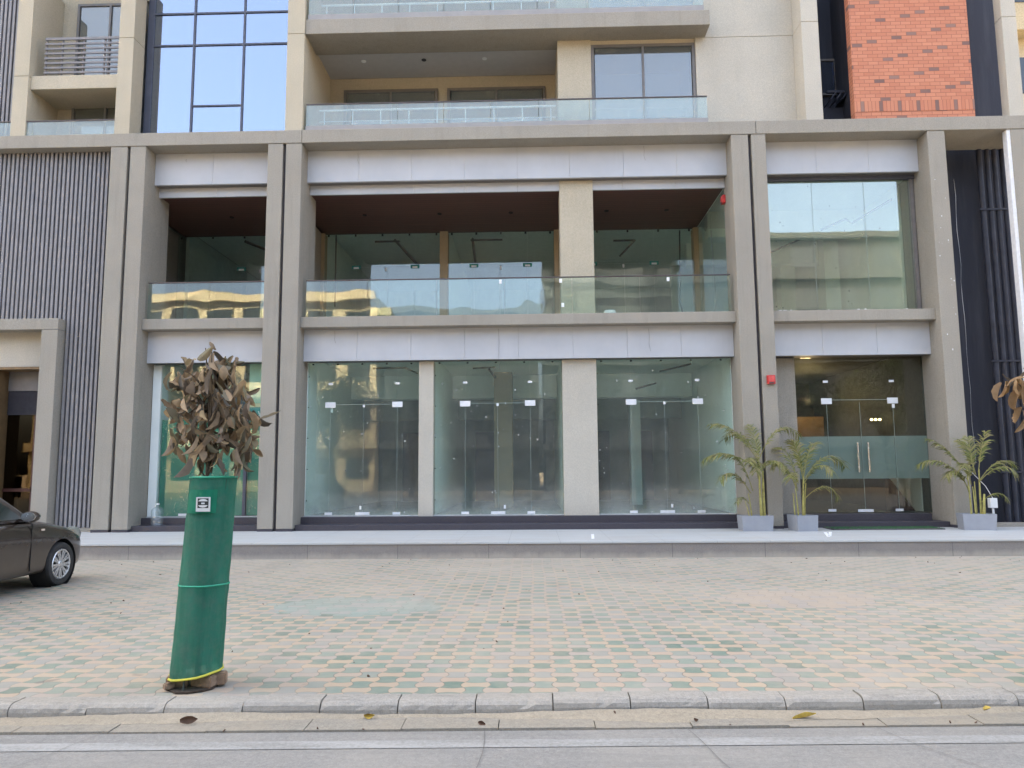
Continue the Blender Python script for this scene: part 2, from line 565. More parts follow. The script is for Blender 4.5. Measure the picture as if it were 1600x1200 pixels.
# odd greyed blocks
base = g.mix(g.math('MULTIPLY', g.math('GREATER_THAN', rn2, 0.76), 0.65), base, (0.29, 0.27, 0.255))
base = g.mix(g.remap(mid, 0.35, 0.75, 0, 0.30), base, (0.30, 0.28, 0.23))
# drifted dust, thicker beside the granite walk and in tyre-swept areas
dusty = g.math('ADD', g.remap(y, 6.5, 13.2, 0.08, 0.50), g.remap(big, 0.38, 0.70, 0.0, 0.5))
dusty = g.math('MINIMUM', dusty, 0.78)
dusty = g.math('MULTIPLY', dusty, g.remap(mid, 0.2, 0.65, 0.55, 1.0))
base = g.mix(dusty, base, g.mix(big2, (0.365, 0.31, 0.245), (0.445, 0.39, 0.315)))
base = g.mix(g.remap(fine, 0.3, 0.7, 0.0, 0.35), base, g.mix(0.5, base, (0.16, 0.14, 0.12)))
jt = g.remap(edge, 0.0015, 0.0055, 1.0, 0.0)
jt = g.math('MULTIPLY', jt, g.remap(g.noise(v, 1.9, 3), 0.35, 0.62, 0.12, 0.8))
jt = g.math('MULTIPLY', jt, g.math('SUBTRACT', 1.0, g.math('MULTIPLY', dusty, 0.75)))
base = g.mix(jt, base, (0.13, 0.11, 0.09))
hgt = g.math('ADD', g.remap(edge, 0.0, 0.009, 0.0, 1.0), g.math('MULTIPLY', fine, 0.35))
hgt = g.math('ADD', hgt, g.math('MULTIPLY', rn3, 0.5))
tyre = g.noise(g.scale(v, (0.9, 0.25, 1)), 1.1, 4, 0.6)
base = g.mix(g.remap(tyre, 0.55, 0.75, 0, 0.35), base, (0.20, 0.185, 0.165))
spl = g.noise(v, 3.4, 2, 0.5)
base = g.mix(g.remap(spl, 0.70, 0.76, 0, 0.55), base, (0.15, 0.135, 0.12))
M['paving'] = g.done(g.bsdf(base, 0.85, normal=g.bump(hgt, 0.5, 0.006), spec=0.25))


def concrete(name, c, dust=(0.42, 0.35, 0.27), damt=0.5, grain=90, rough=0.85, dirtscale=1.2, stain=0.3):
    g = G(name)
    v, x, y, z = g.xyz()
    f = g.math('ADD', g.math('MULTIPLY', g.noise(v, grain, 4, 0.75), 0.55), g.math('MULTIPLY', g.noise(v, grain * 0.33, 4, 0.75), 0.45))
    f2 = g.noise(v, dirtscale, 6, 0.65)
    f3 = g.noise(g.scale(v, (0.4, 5, 1)), 2.0, 5, 0.65)
    col = g.mix(g.remap(f, 0.36, 0.64), c_mul(c, 0.70), c_mul(c, 1.28))
    col = g.mix(g.remap(f2, 0.4, 0.7, 0, damt), col, dust)
    col = g.mix(g.remap(f3, 0.5, 0.75, 0, 0.45), col, c_mul(c, 0.75))
    st = g.noise(g.scale(v, (1.0, 6.0, 6.0)), 2.6, 6, 0.72)
    col = g.mix(g.remap(st, 0.56, 0.72, 0, stain), col, c_mul(c, 0.5))
    sp_ = g.noise(v, 38, 3, 0.6)
    col = g.mix(g.remap(sp_, 0.62, 0.72, 0, 0.35), col, c_mul(c, 0.6))
    return g.done(g.bsdf(col, rough, normal=g.bump(f, 0.5, 0.006), spec=0.25))


M['kerb'] = concrete('kerb_concrete', (0.275, 0.26, 0.232), (0.33, 0.30, 0.25), 0.6, stain=0.7)
M['gutter'] = concrete('gutter_concrete', (0.23, 0.212, 0.178), (0.27, 0.235, 0.18), 0.8)
M['road'] = concrete('worn_road', (0.205, 0.20, 0.188), (0.27, 0.255, 0.225), 0.5, 110)
M['earth'] = concrete('earth', (0.22, 0.17, 0.12), (0.28, 0.22, 0.15), 0.5)
g = G('worn_road_line')
v, x, y, z = g.xyz()
f = g.noise(v, 40, 5, 0.75)
f2 = g.noise(g.scale(v, (0.5, 4, 1)), 2.5, 5, 0.7)
col = g.mix(g.remap(g.math('ADD', g.math('MULTIPLY', f, 0.5), g.math('MULTIPLY', f2, 0.5)), 0.42, 0.60, 0, 0.95), (0.29, 0.29, 0.28), (0.19, 0.187, 0.175))
M['line'] = g.done(g.bsdf(col, 0.8, spec=0.25))

# ------------------------------------------------------------------ GROUND
KS = 0.030                        # the kerb runs a touch askew to the facade
ky = lambda x, y0: y0 + KS * x


def strip(name, ya, yb, z, mat, x0=-60, x1=60, z_lo=None, **kw):
    b = MB()
    if z_lo is None:
        b.face([(x0, ky(x0, ya), z), (x1, ky(x1, ya), z), (x1, ky(x1, yb), z), (x0, ky(x0, yb), z)])
    else:
        b.prism([(x0, ky(x0, ya), z_lo), (x1, ky(x1, ya), z_lo), (x1, ky(x1, yb), z_lo), (x0, ky(x0, yb), z_lo)], (0, 0, z - z_lo))
    o = b.build(name, mat)
    return tag(o, kind='structure', **kw)


b = MB()
b.face([(-600, -600, -0.14), (600, -600, -0.14), (600, 600, -0.14), (-600, 600, -0.14)])
tag(b.build('ground', M['earth']), kind='structure')
strip('road', -13.0, 5.06, -0.10, M['road'])
strip('road_marking', 4.735, 4.865, -0.096, M['line'])
# paving sheet from kerb to granite walk
b = MB()
b.face([(-60, ky(-60, 5.485), 0.0), (60, ky(60, 5.485), 0.0), (60, 18, 0.0), (-60, 18, 0.0)])
tag(b.build('paving', M['paving']), kind='structure')
# gutter blocks with open joints
b = MB()
xg = -30.0
while xg < 30:
    L = 0.62
    dz = random.uniform(-0.006, 0.004)
    b.prism([(xg, ky(xg, 5.035), -0.13), (xg + L - 0.006, ky(xg + L, 5.035), -0.13), (xg + L - 0.006, ky(xg + L, 5.30), -0.13), (xg, ky(xg, 5.30), -0.13)], (0, 0, 0.045 + dz))
    xg += L
tag(b.build('gutter', M['gutter']), kind='structure')
# kerb stones, rounded front edge
b = MB()
xk = -30.22
i = 0
while xk < 30:
    L = 0.523
    dy, dz = random.uniform(-0.006, 0.006), random.uniform(-0.005, 0.005)
    x0, x1 = xk + 0.004, xk + L - 0.004
    prof = [(5.295, -0.13), (5.298, -0.045), (5.305, -0.018), (5.325, 0.0), (5.35, 0.008), (5.48, 0.008), (5.48, -0.13)]
    rws = []
    ns = 9
    for q_ in range(ns + 1):
        xq = x0 + (x1 - x0) * q_ / ns
        endp = q_ in (0, ns)
        ch = random.uniform(0, 0.011) if random.random() < (0.5 if endp else 0.12) else 0.0
        rws.append([(xq, ky(xq, p + dy + (ch if 1 < k_ < 4 else 0) + random.uniform(-0.001, 0.001)), q + (dz if q > -0.1 else 0) - (ch * 0.6 if 1 < k_ < 5 else 0) + (random.uniform(-0.0012, 0.0012) if q > -0.1 else 0)) for k_, (p, q) in enumerate(prof)])
    b.grid(rws, closed=True)
    b.face(rws[0])
    b.face(rws[-1][::-1])
    xk += L
tag(b.build('kerb', M['kerb']), kind='structure')
# sand banked along the kerb foot
b = MB()
rs_ = random.Random(31)
xs_ = [-14 + 0.12 * k for k in range(235)]
rw = [[], [], []]
for xx in xs_:
    w_ = max(0.03, 0.10 + 0.06 * math.sin(xx * 1.3) + rs_.uniform(-0.02, 0.02))
    rw[0].append((xx, ky(xx, 5.292), -0.062 + 0.012 * math.sin(xx * 2.1) + rs_.uniform(-0.004, 0.004)))
    rw[1].append((xx, ky(xx, 5.292 - w_ * 0.5), -0.074 + rs_.uniform(-0.003, 0.003)))
    rw[2].append((xx, ky(xx, 5.292 - w_), -0.0875))
b.grid(rw)
tag(b.build('drifted_sand', concrete('drift_sand', (0.27, 0.235, 0.18), (0.30, 0.26, 0.20), 0.6), smooth=True), kind='structure')
b = MB()
for (xa, xb, ya, yb) in ((-2.75, -3.05, 5.02, 4.2), (-0.325, -0.335, 5.02, 3.6), (0.95, 1.25, 5.02, 3.5), (2.15, 2.55, 5.02, 4.1)):
    n_ = 14
    for k in range(n_):
        t0, t1 = k / n_, (k + 1) / n_
        jx = [0.012 * math.sin(9 * t + xa) for t in (t0, t1)]
        p0 = (xa + (xb - xa) * t0 + jx[0], ky(xa, ya + (yb - ya) * t0))
        p1 = (xa + (xb - xa) * t1 + jx[1], ky(xa, ya + (yb - ya) * t1))
        wd = 0.0022
        b.face([(p0[0] - wd, p0[1], -0.092), (p0[0] + wd, p0[1], -0.092), (p1[0] + wd, p1[1], -0.092), (p1[0] - wd, p1[1], -0.092)])
tag(b.build('road_joints', simple('joint_tar', (0.13, 0.125, 0.115), 0.9)), kind='structure')
# granite walk in front of the shops
ZP = 0.285
wk = MB().box(-14.5, 14.0, 13.62, 18.0, -0.02, ZP - 0.035).build('raised_walkway', M['granite'])
tag(wk, kind='structure')
MB().box(-14.5, 14.0, 13.60, 18.0, ZP - 0.035, ZP, 0.006).build('paving_slab', M['granite_top'], wk)
for (xa, ya, r) in ((1.11, 14.6, -0.07), (5.56, 14.75, -0.30), (5.66, 14.85, -0.38)):
    mm = Matrix.Translation((xa, ya, ZP + 0.003)) @ Matrix.Rotation(r, 4, 'Z')
    MB().xbox(mm, 0.055, 0.95, 0.006).build('paint_mark', M['white_paint'], wk)

# ------------------------------------------------------------------ THE BUILDING
B = empty('commercial_building', (0, 16.2, 0), 'beige block of glass shopfronts with balconies, blue curtain wall and red brick tower above', 'building')
P = lambda mb, name, mat, label=None, **kw: tag(mb.build(name, mat, B, **kw), label)
GP, CP = M['grey_plaster'], M['cream_plaster']
ZB = 8.93      # underside of the long beam
ZT = 9.235     # its top


def col_(x0, x1, y0=16.2, y1=17.4, z0=ZP, z1=ZB, mat=GP, name='column', skirt=True):
    o = P(MB().box(x0, x1, y0, y1, z0 + 0.055 if skirt else z0, z1 - 0.004, 0.012), name, mat)
    if skirt:
        MB().box(x0 + 0.004, x1 - 0.004, y0 + 0.004, y1, z0, z0 + 0.053).build('skirting', M['dark_granite'], o)
    return o


for x0, x1, y1 in ((-9.53, -9.145, 17.4), (-9.075, -8.72, 17.4), (-5.92, -5.58, 17.4), (-5.51, -5.15, 17.4), (4.47, 4.845, 17.0), (4.915, 5.23, 17.0), (8.77, 9.15, 17.55)):
    col_(x0, x1, 16.2, y1)
for x0, x1 in ((-9.15, -9.07), (-5.585, -5.505), (4.84, 4.92)):
    P(MB().box(x0, x1, 16.3, 16.9, ZP, ZB), 'slot_strip', M['slot'])
c8 = col_(10.58, 11.25, 16.2, 16.34, ZP, ZB)
MB().box(10.50, 10.578, 16.215, 16.36, ZP, ZB - 0.01).build('primer_edge', M['white_edge'], c8)

# long beam, in three lengths with tight joints
for x0, x1 in ((-14.5, -5.156), (-5.148, 5.02), (5.028, 11.3)):
    P(MB().box(x0, x1, 16.185, 17.3, ZB, ZT, 0.012), 'beam', GP)


def fascia(name, xs, y0, y1, z0, z1):
    for a, c in zip(xs, xs[1:]):
        P(MB().box(a + 0.0022, c - 0.0022, y0, y1, z0, z1, 0.002), name, M['acp'])


J = [-5.15, -3.95, -2.73, -1.515, -0.30, 0.90, 2.13, 3.34, 4.47]
J1 = [-8.72, -7.36, -5.92]
J5 = [5.23, 6.49, 7.66, 8.77]
for xs in (J1, J, J5):
    fascia('upper_fascia_panel', xs, 16.65, 16.72, 8.18, 8.928)
    P(MB().box(xs[0], xs[-1], 16.725, 16.95, 8.186, 8.9), 'fascia_return', M['frame_grey'])  # shade under the fascia put into this darker grey
for xs in (J1, J):
    fascia('soffit_edge_panel', xs, 16.88, 16.94, 7.965, 8.184)
P(MB().box(5.23, 8.77, 16.86, 16.98, 8.10, 8.184), 'window_head', M['mullion'])
J2 = [-5.15, -3.94, -2.72, -1.51, -0.31, 0.91, 2.12, 3.31, 4.47]
for xs in ([-8.72, -7.30, -5.92], J2, [5.23, 6.42, 7.61, 8.77]):
    fascia('lower_fascia_panel', xs, 16.68, 16.75, 4.015, 4.728)
    P(MB().box(xs[0], xs[-1], 16.755, 17.1, 4.03, 4.725), 'fascia_return', M['frame_grey'])  # underside shade carried by the darker grey here too
    P(MB().box(xs[0] + 0.003, xs[-1] - 0.003, 16.38, 17.4, 4.73, 4.97, 0.012), 'balcony_slab', GP)
# floors and roof slabs inside
P(MB().box(-9.5, 8.76, 17.42, 29.9, 4.30, 4.965), 'floor_slab', M['room_white'])
P(MB().box(-9.5, 8.9, 17.32, 29.9, 8.32, 9.2), 'roof_slab', M['room_grey'])
for xs in ((-8.72, -5.92), (-5.15, 4.47)):
    P(MB().box(xs[0] - 0.8, xs[1] if xs[1] > 0 else xs[1] + 0.3, 16.95, 19.98, 8.0, 8.06), 'wood_soffit', M['wood'])
    P(MB().box(xs[0] + 0.005, xs[1] - 0.005, 17.42, 19.95, 4.967, 4.985), 'balcony_floor', M['room_floor'])
# light fittings in the soffit
for xx in (-7.6, -4.2, -2.3, -0.5, 1.9, 3.4):
    P(MB().lathe([(0.055, 0), (0.055, -0.02), (0.04, -0.02), (0.035, 0)], 16, Matrix.Translation((xx, 18.4, 7.998))), 'downlight', M['pipe_black'])

# inner pillars
def pillar(x0, x1, y0, y1, z0, z1, mat=CP, name='pillar'):
    P(MB().box(x0, x1, y0, y1, z0, z1, 0.01), name, mat)


pillar(-2.565, -2.235, 16.87, 17.2, 0.50, 4.012, M['pale_plaster'])
pillar(0.667, 1.435, 16.84, 17.5, 0.50, 4.012, M['pale_plaster'])
pillar(0.667, 1.435, 16.83, 17.5, 4.985, 8.18)
pillar(5.232, 5.91, 17.05, 17.3, ZP, 4.012, GP, 'wall_return')
# shop steps
def steps(x0, x1, e0=0.0, e1=0.0):
    P(MB().box(x0 - e0, x1 + e1, 16.34, 16.78, ZP + 0.001, 0.405, 0.006), 'step', M['dark_granite'])
    P(MB().box(x0, x1, 16.74, 17.30, 0.30, 0.552, 0.006), 'step', M['dark_granite'])
    P(MB().box(x0, x1, 16.955, 17.03, 0.553, 0.570), 'sealant_strip', M['sealant'])


steps(-8.715, -5.925)
steps(-5.145, 4.465)
P(MB().box(5.235, 8.765, 16.40, 16.86, ZP + 0.001, 0.40, 0.006), 'step', M['dark_granite'])
P(MB().box(5.40, 8.62, 16.82, 17.35, 0.30, 0.545, 0.006), 'step', M['dark_granite'])

# ---- ground-floor rooms
def room(x0, x1, y0, y1, z0, z1, wall, back, floor, ceil, name='shop_interior'):
    t = 0.05
    e = 0.0
    P(MB().box(x0, x1, y0, y1, z0 - t, z0), 'room_floor', floor)
    P(MB().box(x0, x1, y0, y1, z1, z1 + t), 'room_ceiling', ceil)
    P(MB().box(x0 - t, x0 - 0.002, y0, y1, z0, z1), 'room_wall', wall)
    P(MB().box(x1 + 0.002, x1 + t, y0, y1, z0, z1), 'room_wall', wall)
    P(MB().box(x0, x1, y1 + 0.003, y1 + t, z0, z1), 'room_wall', back)


W, GR, FL = M['room_white'], M['room_grey'], M['room_floor']
room(-8.70, -5.95, 17.02, 20.0, 0.557, 4.2, W, GR, FL, W)
room(-5.12, -2.55, 17.02, 25.0, 0.557, 4.2, W, GR, FL, W)
room(-2.25, 0.69, 17.02, 25.0, 0.557, 4.2, W, GR, FL, W)
room(1.42, 4.455, 17.02, 25.0, 0.557, 4.2, W, GR, FL, W)
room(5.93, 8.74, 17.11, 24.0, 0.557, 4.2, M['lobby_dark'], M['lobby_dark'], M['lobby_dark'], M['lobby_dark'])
# deep beams, dark boxes painted as shaded doorways and a column inside the empty shops
for x0, x1 in ((-5.11, -2.56), (-2.24, 0.68), (1.43, 4.43)):
    P(MB().box(x0, x1, 21.0, 21.4, 3.55, 4.195), 'ceiling_beam', W)
    P(MB().box(x0, x1, 22.6, 22.75, 3.05, 4.195), 'ceiling_beam', GR)
for x0, x1 in ((-4.3, -3.4), (-1.9, -1.1), (1.8, 2.5), (3.2, 3.9)):
    P(MB().box(x0, x1, 24.9, 24.98, 0.553, 2.8), 'doorway_shade_box', M['slot'])
P(MB().box(-1.05, -0.55, 20.3, 20.8, 0.553, 4.195, 0.01), 'inner_column', M['tan_wall'])
P(MB().box(2.75, 3.05, 21.5, 21.9, 0.553, 3.5, 0.01), 'inner_column', W)
def duct(pts, r=0.03):
    P(MB().tube(pts, r, 6), 'sprinkler_pipe', M['pipe_black'])


duct([(-3.85, 18.0, 4.02), (-3.05, 18.0, 4.02), (-2.85, 18.5, 3.95)], 0.022)
duct([(-1.45, 18.2, 4.02), (-0.9, 18.2, 4.04)], 0.022)
duct([(-1.1, 19.0, 4.1), (-1.0, 20.6, 4.05)], 0.03)
duct([(3.35, 19.8, 4.1), (3.85, 18.3, 4.08)], 0.025)
duct([(2.85, 20.8, 3.75), (3.25, 19.9, 3.8)], 0.025)

# ---- glazed shopfronts: panes with a 3 mm gap, patch fittings as sub-parts
def shopfront(name, xs, y, z0, z1, mat, zt=None, door=None, label=None):
    b = MB()
    for a, c in zip(xs, xs[1:]):
        if zt and door and door[0] <= a + 1e-6 and c <= door[1] + 1e-6:
            b.box(a + 0.004, c - 0.004, y, y + 0.012, z0 + 0.012, zt - 0.004)
        else:
            b.box(a + 0.002, c - 0.002, y, y + 0.012, z0, z1)
    if zt and door:
        b.box(door[0] + 0.002, door[1] - 0.002, y, y + 0.012, zt + 0.004, z1)
    return P(b, name, mat, label)


def fit(par, x, z, w, h, y, mat='fitting', name='patch_fitting'):
    MB().box(x - w / 2, x + w / 2, y - 0.012, y - 0.001, z - h / 2, z + h / 2, 0.003).build(name, M[mat], par)


def edge_line(par, xs, y, z0, z1):
    for xx in xs:
        MB().box(xx - 0.003, xx + 0.003, y - 0.004, y - 0.0008, z0, z1).build('glass_edge', M['edge'], par)


YG = 17.0
zt = 3.06
for (xs, dr, pads) in (([-5.13, -4.60, -3.83, -3.07, -2.565], (-4.60, -3.07), (-4.60, -3.07)),
                       ([-2.235, -1.53, -0.80, -0.06, 0.665], (-1.53, -0.06), (-1.53, -0.06)),
                       ([1.44, 2.21, 2.955, 3.70, 4.46], (2.21, 3.70), (2.21, 3.70))):
    sf = shopfront('shopfront_glazing', xs, YG, 0.572, 4.012, M['tint_glass'], zt, dr)
    for px in pads:
        fit(sf, px, 3.05, 0.235, 0.125, YG)
        fit(sf, px, 3.53, 0.10, 0.05, YG)
        fit(sf, px, 0.61, 0.17, 0.055, YG)
    mx = (dr[0] + dr[1]) / 2
    fit(sf, mx, 0.61, 0.32, 0.06, YG)
    fit(sf, mx, 3.02, 0.05, 0.06, YG)
    fit(sf, mx + random.uniform(-0.15, 0.15), 0.74, 0.045, 0.08, YG, 'white_paint', 'paper_tag')
    fit(sf, xs[1] + 0.03, 3.0, 0.05, 0.24, YG + 0.03, 'white_paint', 'paper_tag') if xs[0] < -5 else None
    edge_line(sf, (dr[0], mx, dr[1]), YG, 0.6, 3.0)
    MB().box(dr[0], dr[1], YG - 0.004, YG - 0.0008, 3.052, 3.062).build('glass_edge', M['edge'], sf)
    for k in range(5):
        fit(sf, xs[0] + 0.03, 0.9 + 0.7 * k, 0.022, 0.022, YG, 'pipe_black', 'spider_stud')
        fit(sf, xs[0] + 0.12 + k * (xs[-1] - xs[0] - 0.2) / 4.2, 3.985, 0.045, 0.03, YG, 'pipe_black', 'spider_stud')

# left shop: strong reflection, green printed film behind the glass
sf = shopfront('shopfront_glazing', [-8.50, -7.42, -6.53, -5.925], YG, 0.572, 4.012, M['mirror_glass'], label='shopfront backed by a green printed film')
P(MB().box(-8.70, -8.515, 16.97, 17.3, 0.575, 4.0), 'door_jamb', M['room_white'])
g = G('green_printed_film')
v, x, y, z = g.xyz()
f = g.noise(v, 2.2, 4)
col = g.mix(f, (0.012, 0.155, 0.105), (0.02, 0.24, 0.17))
vo = g.noise(v, 7.0, 2, 0.5, 1.5)
ln = g.math('LESS_THAN', g.math('ABSOLUTE', g.math('SUBTRACT', vo, 0.56)), 0.008)
ln = g.math('MULTIPLY', ln, g.math('GREATER_THAN', g.noise(v, 1.3, 2), 0.5))
col = g.mix(g.math('MULTIPLY', ln, 0.75), col, (0.55, 0.62, 0.42))
M['film'] = g.done(g.bsdf(col, 0.45, spec=0.5))
M['teal_band'] = simple('teal_sign_band', (0.06, 0.30, 0.30), 0.5)
M['mint'] = simple('mint_board', (0.42, 0.62, 0.50), 0.6, var=0.06)
M['cream_board'] = simple('cream_board', (0.72, 0.66, 0.45), 0.6, var=0.05)
P(MB().box(-8.49, -6.56, 17.06, 17.08, 0.58, 2.75), 'printed_film', M['film'])
P(MB().box(-6.48, -5.95, 17.06, 17.08, 0.58, 2.72), 'printed_film', M['film'])
bd = P(MB().box(-6.48, -5.95, 17.055, 17.085, 2.73, 3.02), 'sign_band', M['teal_band'])
MB().box(-6.48, -5.95, 17.05, 17.09, 3.03, 3.11).build('band_edge', M['cream_board'], bd)
# the one letter of the band that shows, a white G, beside the tail of the letter before it
gl = []
for k in range(0, 27):
    a = R_(40 + k * 11)
    gl.append((-6.09 + 0.085 * math.cos(a), 2.87 + 0.10 * math.sin(a)))
b = MB()
b.tube([(px_, 17.046, pz_) for px_, pz_ in gl] + [(-6.005, 17.046, 2.86), (-6.065, 17.046, 2.86)], 0.015, 6)
b.tube([(-6.27, 17.046, 2.93), (-6.21, 17.046, 2.80)], 0.015, 6)
b.tube([(-6.27, 17.046, 2.80), (-6.2, 17.046, 2.90)], 0.012, 6)
b.build('letter', M['white_paint'], bd)
P(MB().box(-6.52, -5.95, 17.10, 17.12, 3.12, 4.15), 'mint_board', M['mint'])
P(MB().box(-7.45, -6.93, 17.07, 17.09, 3.0, 4.0), 'cream_board', M['cream_board'])
P(MB().box(-6.90, -6.60, 17.09, 17.10, 2.76, 4.0), 'dark_post', M['mullion'])
P(MB().box(-6.555, -6.485, 16.985, 17.05, 0.575, 2.75), 'door_stile', M['mullion'])
for px in (-8.0, -6.62):
    fit(sf, px, 3.53, 0.10, 0.05, YG)
fit(sf, -6.72, 2.42, 0.05, 0.035, YG)
fit(sf, -6.60, 2.42, 0.07, 0.035, YG)
fit(sf, -7.9, 0.61, 0.2, 0.05, YG)

# right shop: dark lobby behind clear glass with frosted band and steel pulls
sf = shopfront('shopfront_glazing', [5.915, 6.585, 7.315, 8.05, 8.765], 17.08, 0.56, 4.012, M['lobby_glass'], 3.06, (6.585, 8.05), label='dark lobby entrance with frosted band and two steel pulls')
for px in (6.585, 8.05):
    fit(sf, px, 3.03, 0.235, 0.13, 17.08)
    fit(sf, px, 3.47, 0.11, 0.05, 17.08)
    fit(sf, px, 0.61, 0.17, 0.055, 17.08)
fit(sf, 7.315, 0.60, 0.34, 0.06, 17.08)
fit(sf, 8.06, 2.91, 0.06, 0.09, 17.08, 'white_paint', 'paper_tag')
for a, c in ((5.92, 6.58), (6.59, 7.31), (7.32, 8.045), (8.055, 8.76)):
    MB().box(a, c, 17.094, 17.098, 1.30, 2.24).build('frosted_film', M['frosted'], sf)
edge_line(sf, (6.585, 7.315, 8.05), 17.08, 0.6, 3.0)
MB().box(6.585, 8.05, 17.076, 17.0792, 3.052, 3.06).build('glass_edge', M['edge'], sf)
for px in (7.20, 7.43):
    b = MB().tube([(px, 17.02, 1.44), (px, 17.02, 2.10)], 0.022, 12)
    b.tube([(px, 17.02, 1.55), (px, 17.08, 1.55)], 0.012, 8)
    b.tube([(px, 17.02, 1.99), (px, 17.08, 1.99)], 0.012, 8)
    b.build('pull_handle', M['chrome'], sf, smooth=True)
# lobby fittings
M['oak'] = simple('warm_oak', (0.20, 0.125, 0.06), 0.5)
M['maroon'] = simple('maroon_laminate', (0.075, 0.028, 0.022), 0.5)
M['teal_cloth'] = simple('dark_teal_cloth', (0.02, 0.06, 0.06), 0.9)
M['lamp'] = emit('warm_lamp', (1.0, 0.72, 0.38), 1.0)
P(MB().box(7.35, 8.75, 23.7, 23.95, 0.56, 3.4), 'wall_panel', M['lobby_dark'])
P(MB().box(6.9, 8.3, 21.8, 21.9, 2.35, 3.0), 'wall_panel', M['oak'])
P(MB().prism([(8.05, 17.7, 0.56), (8.70, 17.7, 0.56), (8.18, 17.7, 1.28), (8.05, 17.7, 1.28)], (0, 1.1, 0)), 'stair_flank', M['maroon'])
P(MB().box(8.71, 8.735, 17.4, 18.9, 0.56, 1.3), 'white_flank', W)
for k in range(3):
    P(MB().lathe([(0.0, 0.03), (0.028, 0.02), (0.036, 0), (0.028, -0.02), (0.0, -0.03)], 12, Matrix.Translation((9.62 - 1.1 + k * 0.10 - 0.15, 18.9, 2.72))), 'lamp_globe', M['lamp'])
pl_d = bpy.data.lights.new('lobby_lamp', 'POINT')
pl_d.energy = 4
pl_d.color = (1.0, 0.72, 0.42)
pl_d.shadow_soft_size = 0.15
plo = bpy.data.objects.new('lobby_lamp', pl_d)
COL.objects.link(plo)
plo.location = (7.6, 21.0, 3.4)

# ---- first floor behind the balcony
YR = 19.9
for x0, x1 in ((-6.0, -5.62), (-2.47, -2.25), (0.62, 0.86), (4.36, 4.50)):
    P(MB().box(x0, x1, YR - 0.08, YR + 0.25, 4.985, 8.0, 0.008), 'rear_pillar', M['tan_wall'])
P(MB().box(-9.8, -9.7, 17.42, 20, 4.97, 8.05), 'room_wall', GP)
P(MB().box(-5.85, -5.70, 17.42, 19.8, 4.97, 8.0), 'room_wall', GP)
for xs in ([-9.69, -7.9, -6.9, -6.0], [-5.62, -4.75, -3.9, -3.15, -2.47], [-2.25, -1.55, -0.85, -0.1, 0.62], [0.86, 1.65, 2.5, 3.3, 4.36]):
    sf = shopfront('balcony_glazing', xs, YR, 4.985, 8.0, M['up_glass'], 7.05, (xs[1], xs[-2]))
    for px in (xs[1], xs[-2]):
        fit(sf, px, 7.05, 0.24, 0.10, YR, 'teal_tape')
        fit(sf, px, 7.03, 0.14, 0.05, YR - 0.012)
    fit(sf, (xs[1] + xs[-2]) / 2, 6.98, 0.045, 0.10, YR)
    for k in range(5):
        fit(sf, xs[0] + 0.1 + k * (xs[-1] - xs[0] - 0.2) / 4, 7.94, 0.05, 0.06, YR, 'pipe_black', 'spider_stud')
rg = shopfront('return_glazing', [0, 1], YR, 0, 1, M['up_glass']) if False else None
b = MB()
b.box(4.475, 4.487, 17.02, 18.4, 4.985, 7.99)
b.box(4.475, 4.487, 18.41, 19.8, 4.985, 7.99)
P(b, 'return_glazing', M['up_glass'])
M['dim_ceiling'] = simple('ceiling_paint', (0.68, 0.76, 0.70), 0.9, var=0.06)
P(MB().box(-9.5, 8.76, 20.0, 29.0, 8.22, 8.30), 'room_ceiling', M['dim_ceiling'])
P(MB().box(4.5, 8.76, 17.0, 20.0, 8.24, 8.31), 'room_ceiling', W)
for xx in (-9.6, -5.75, -2.35, 0.75):
    P(MB().box(xx, xx + 0.1, 20.2, 27.5, 4.97, 8.2), 'room_wall', M['dim_ceiling'])
P(MB().box(-9.5, 8.7, 27.5, 27.6, 4.97, 8.2), 'room_wall', M['dim_ceiling'])
P(MB().box(4.6, 8.76, 24.5, 24.6, 4.97, 8.2), 'room_wall', W)
P(MB().box(8.66, 8.76, 17.56, 24.5, 4.97, 8.2), 'room_wall', W)
for y0 in (19.3, 22.0):
    P(MB().box(4.62, 8.65, y0, y0 + 0.35, 7.55, 8.23), 'ceiling_beam', W)
P(MB().box(7.45, 7.85, 22.3, 22.7, 4.97, 7.55), 'inner_column', W)
P(MB().box(8.1, 8.5, 20.6, 21.0, 4.97, 8.2), 'inner_column', W)
duct([(6.5, 21.4, 7.55), (7.9, 18.6, 7.75), (8.0, 18.5, 7.6), (8.7, 17.7, 7.95)], 0.025)
duct([(6.1, 21.0, 6.6), (6.35, 20.6, 6.75)], 0.03)
duct([(-4.4, 20.6, 7.98), (-3.7, 20.6, 7.98)], 0.03)
duct([(-3.85, 20.7, 8.05), (-3.6, 23.5, 8.05)], 0.04)
duct([(-1.7, 20.6, 7.98), (-0.8, 20.6, 7.98)], 0.03)
duct([(-1.65, 20.7, 8.05), (-1.75, 23.0, 8.05)], 0.04)
duct([(2.3, 20.6, 7.9), (2.9, 20.6, 7.9), (2.7, 22.5, 8.0)], 0.03)
duct([(-8.1, 20.6, 8.05), (-7.4, 22.5, 8.05)], 0.04)
duct([(-7.3, 20.4, 7.98), (-6.3, 20.4, 7.98), (-6.2, 22.6, 8.05)], 0.03)
duct([(-5.35, 20.02, 8.0), (-5.35, 20.02, 6.0)], 0.02)
duct([(4.05, 20.1, 8.0), (4.0, 20.1, 6.0), (4.1, 20.1, 5.5)], 0.02)
ring = [(4.12 + 0.09 * math.cos(k * PI / 8), 19.85, 5.42 + 0.17 * math.sin(k * PI / 8)) for k in range(17)]
P(MB().tube(ring, 0.012, 6), 'cable_coil', M['frame_grey'])

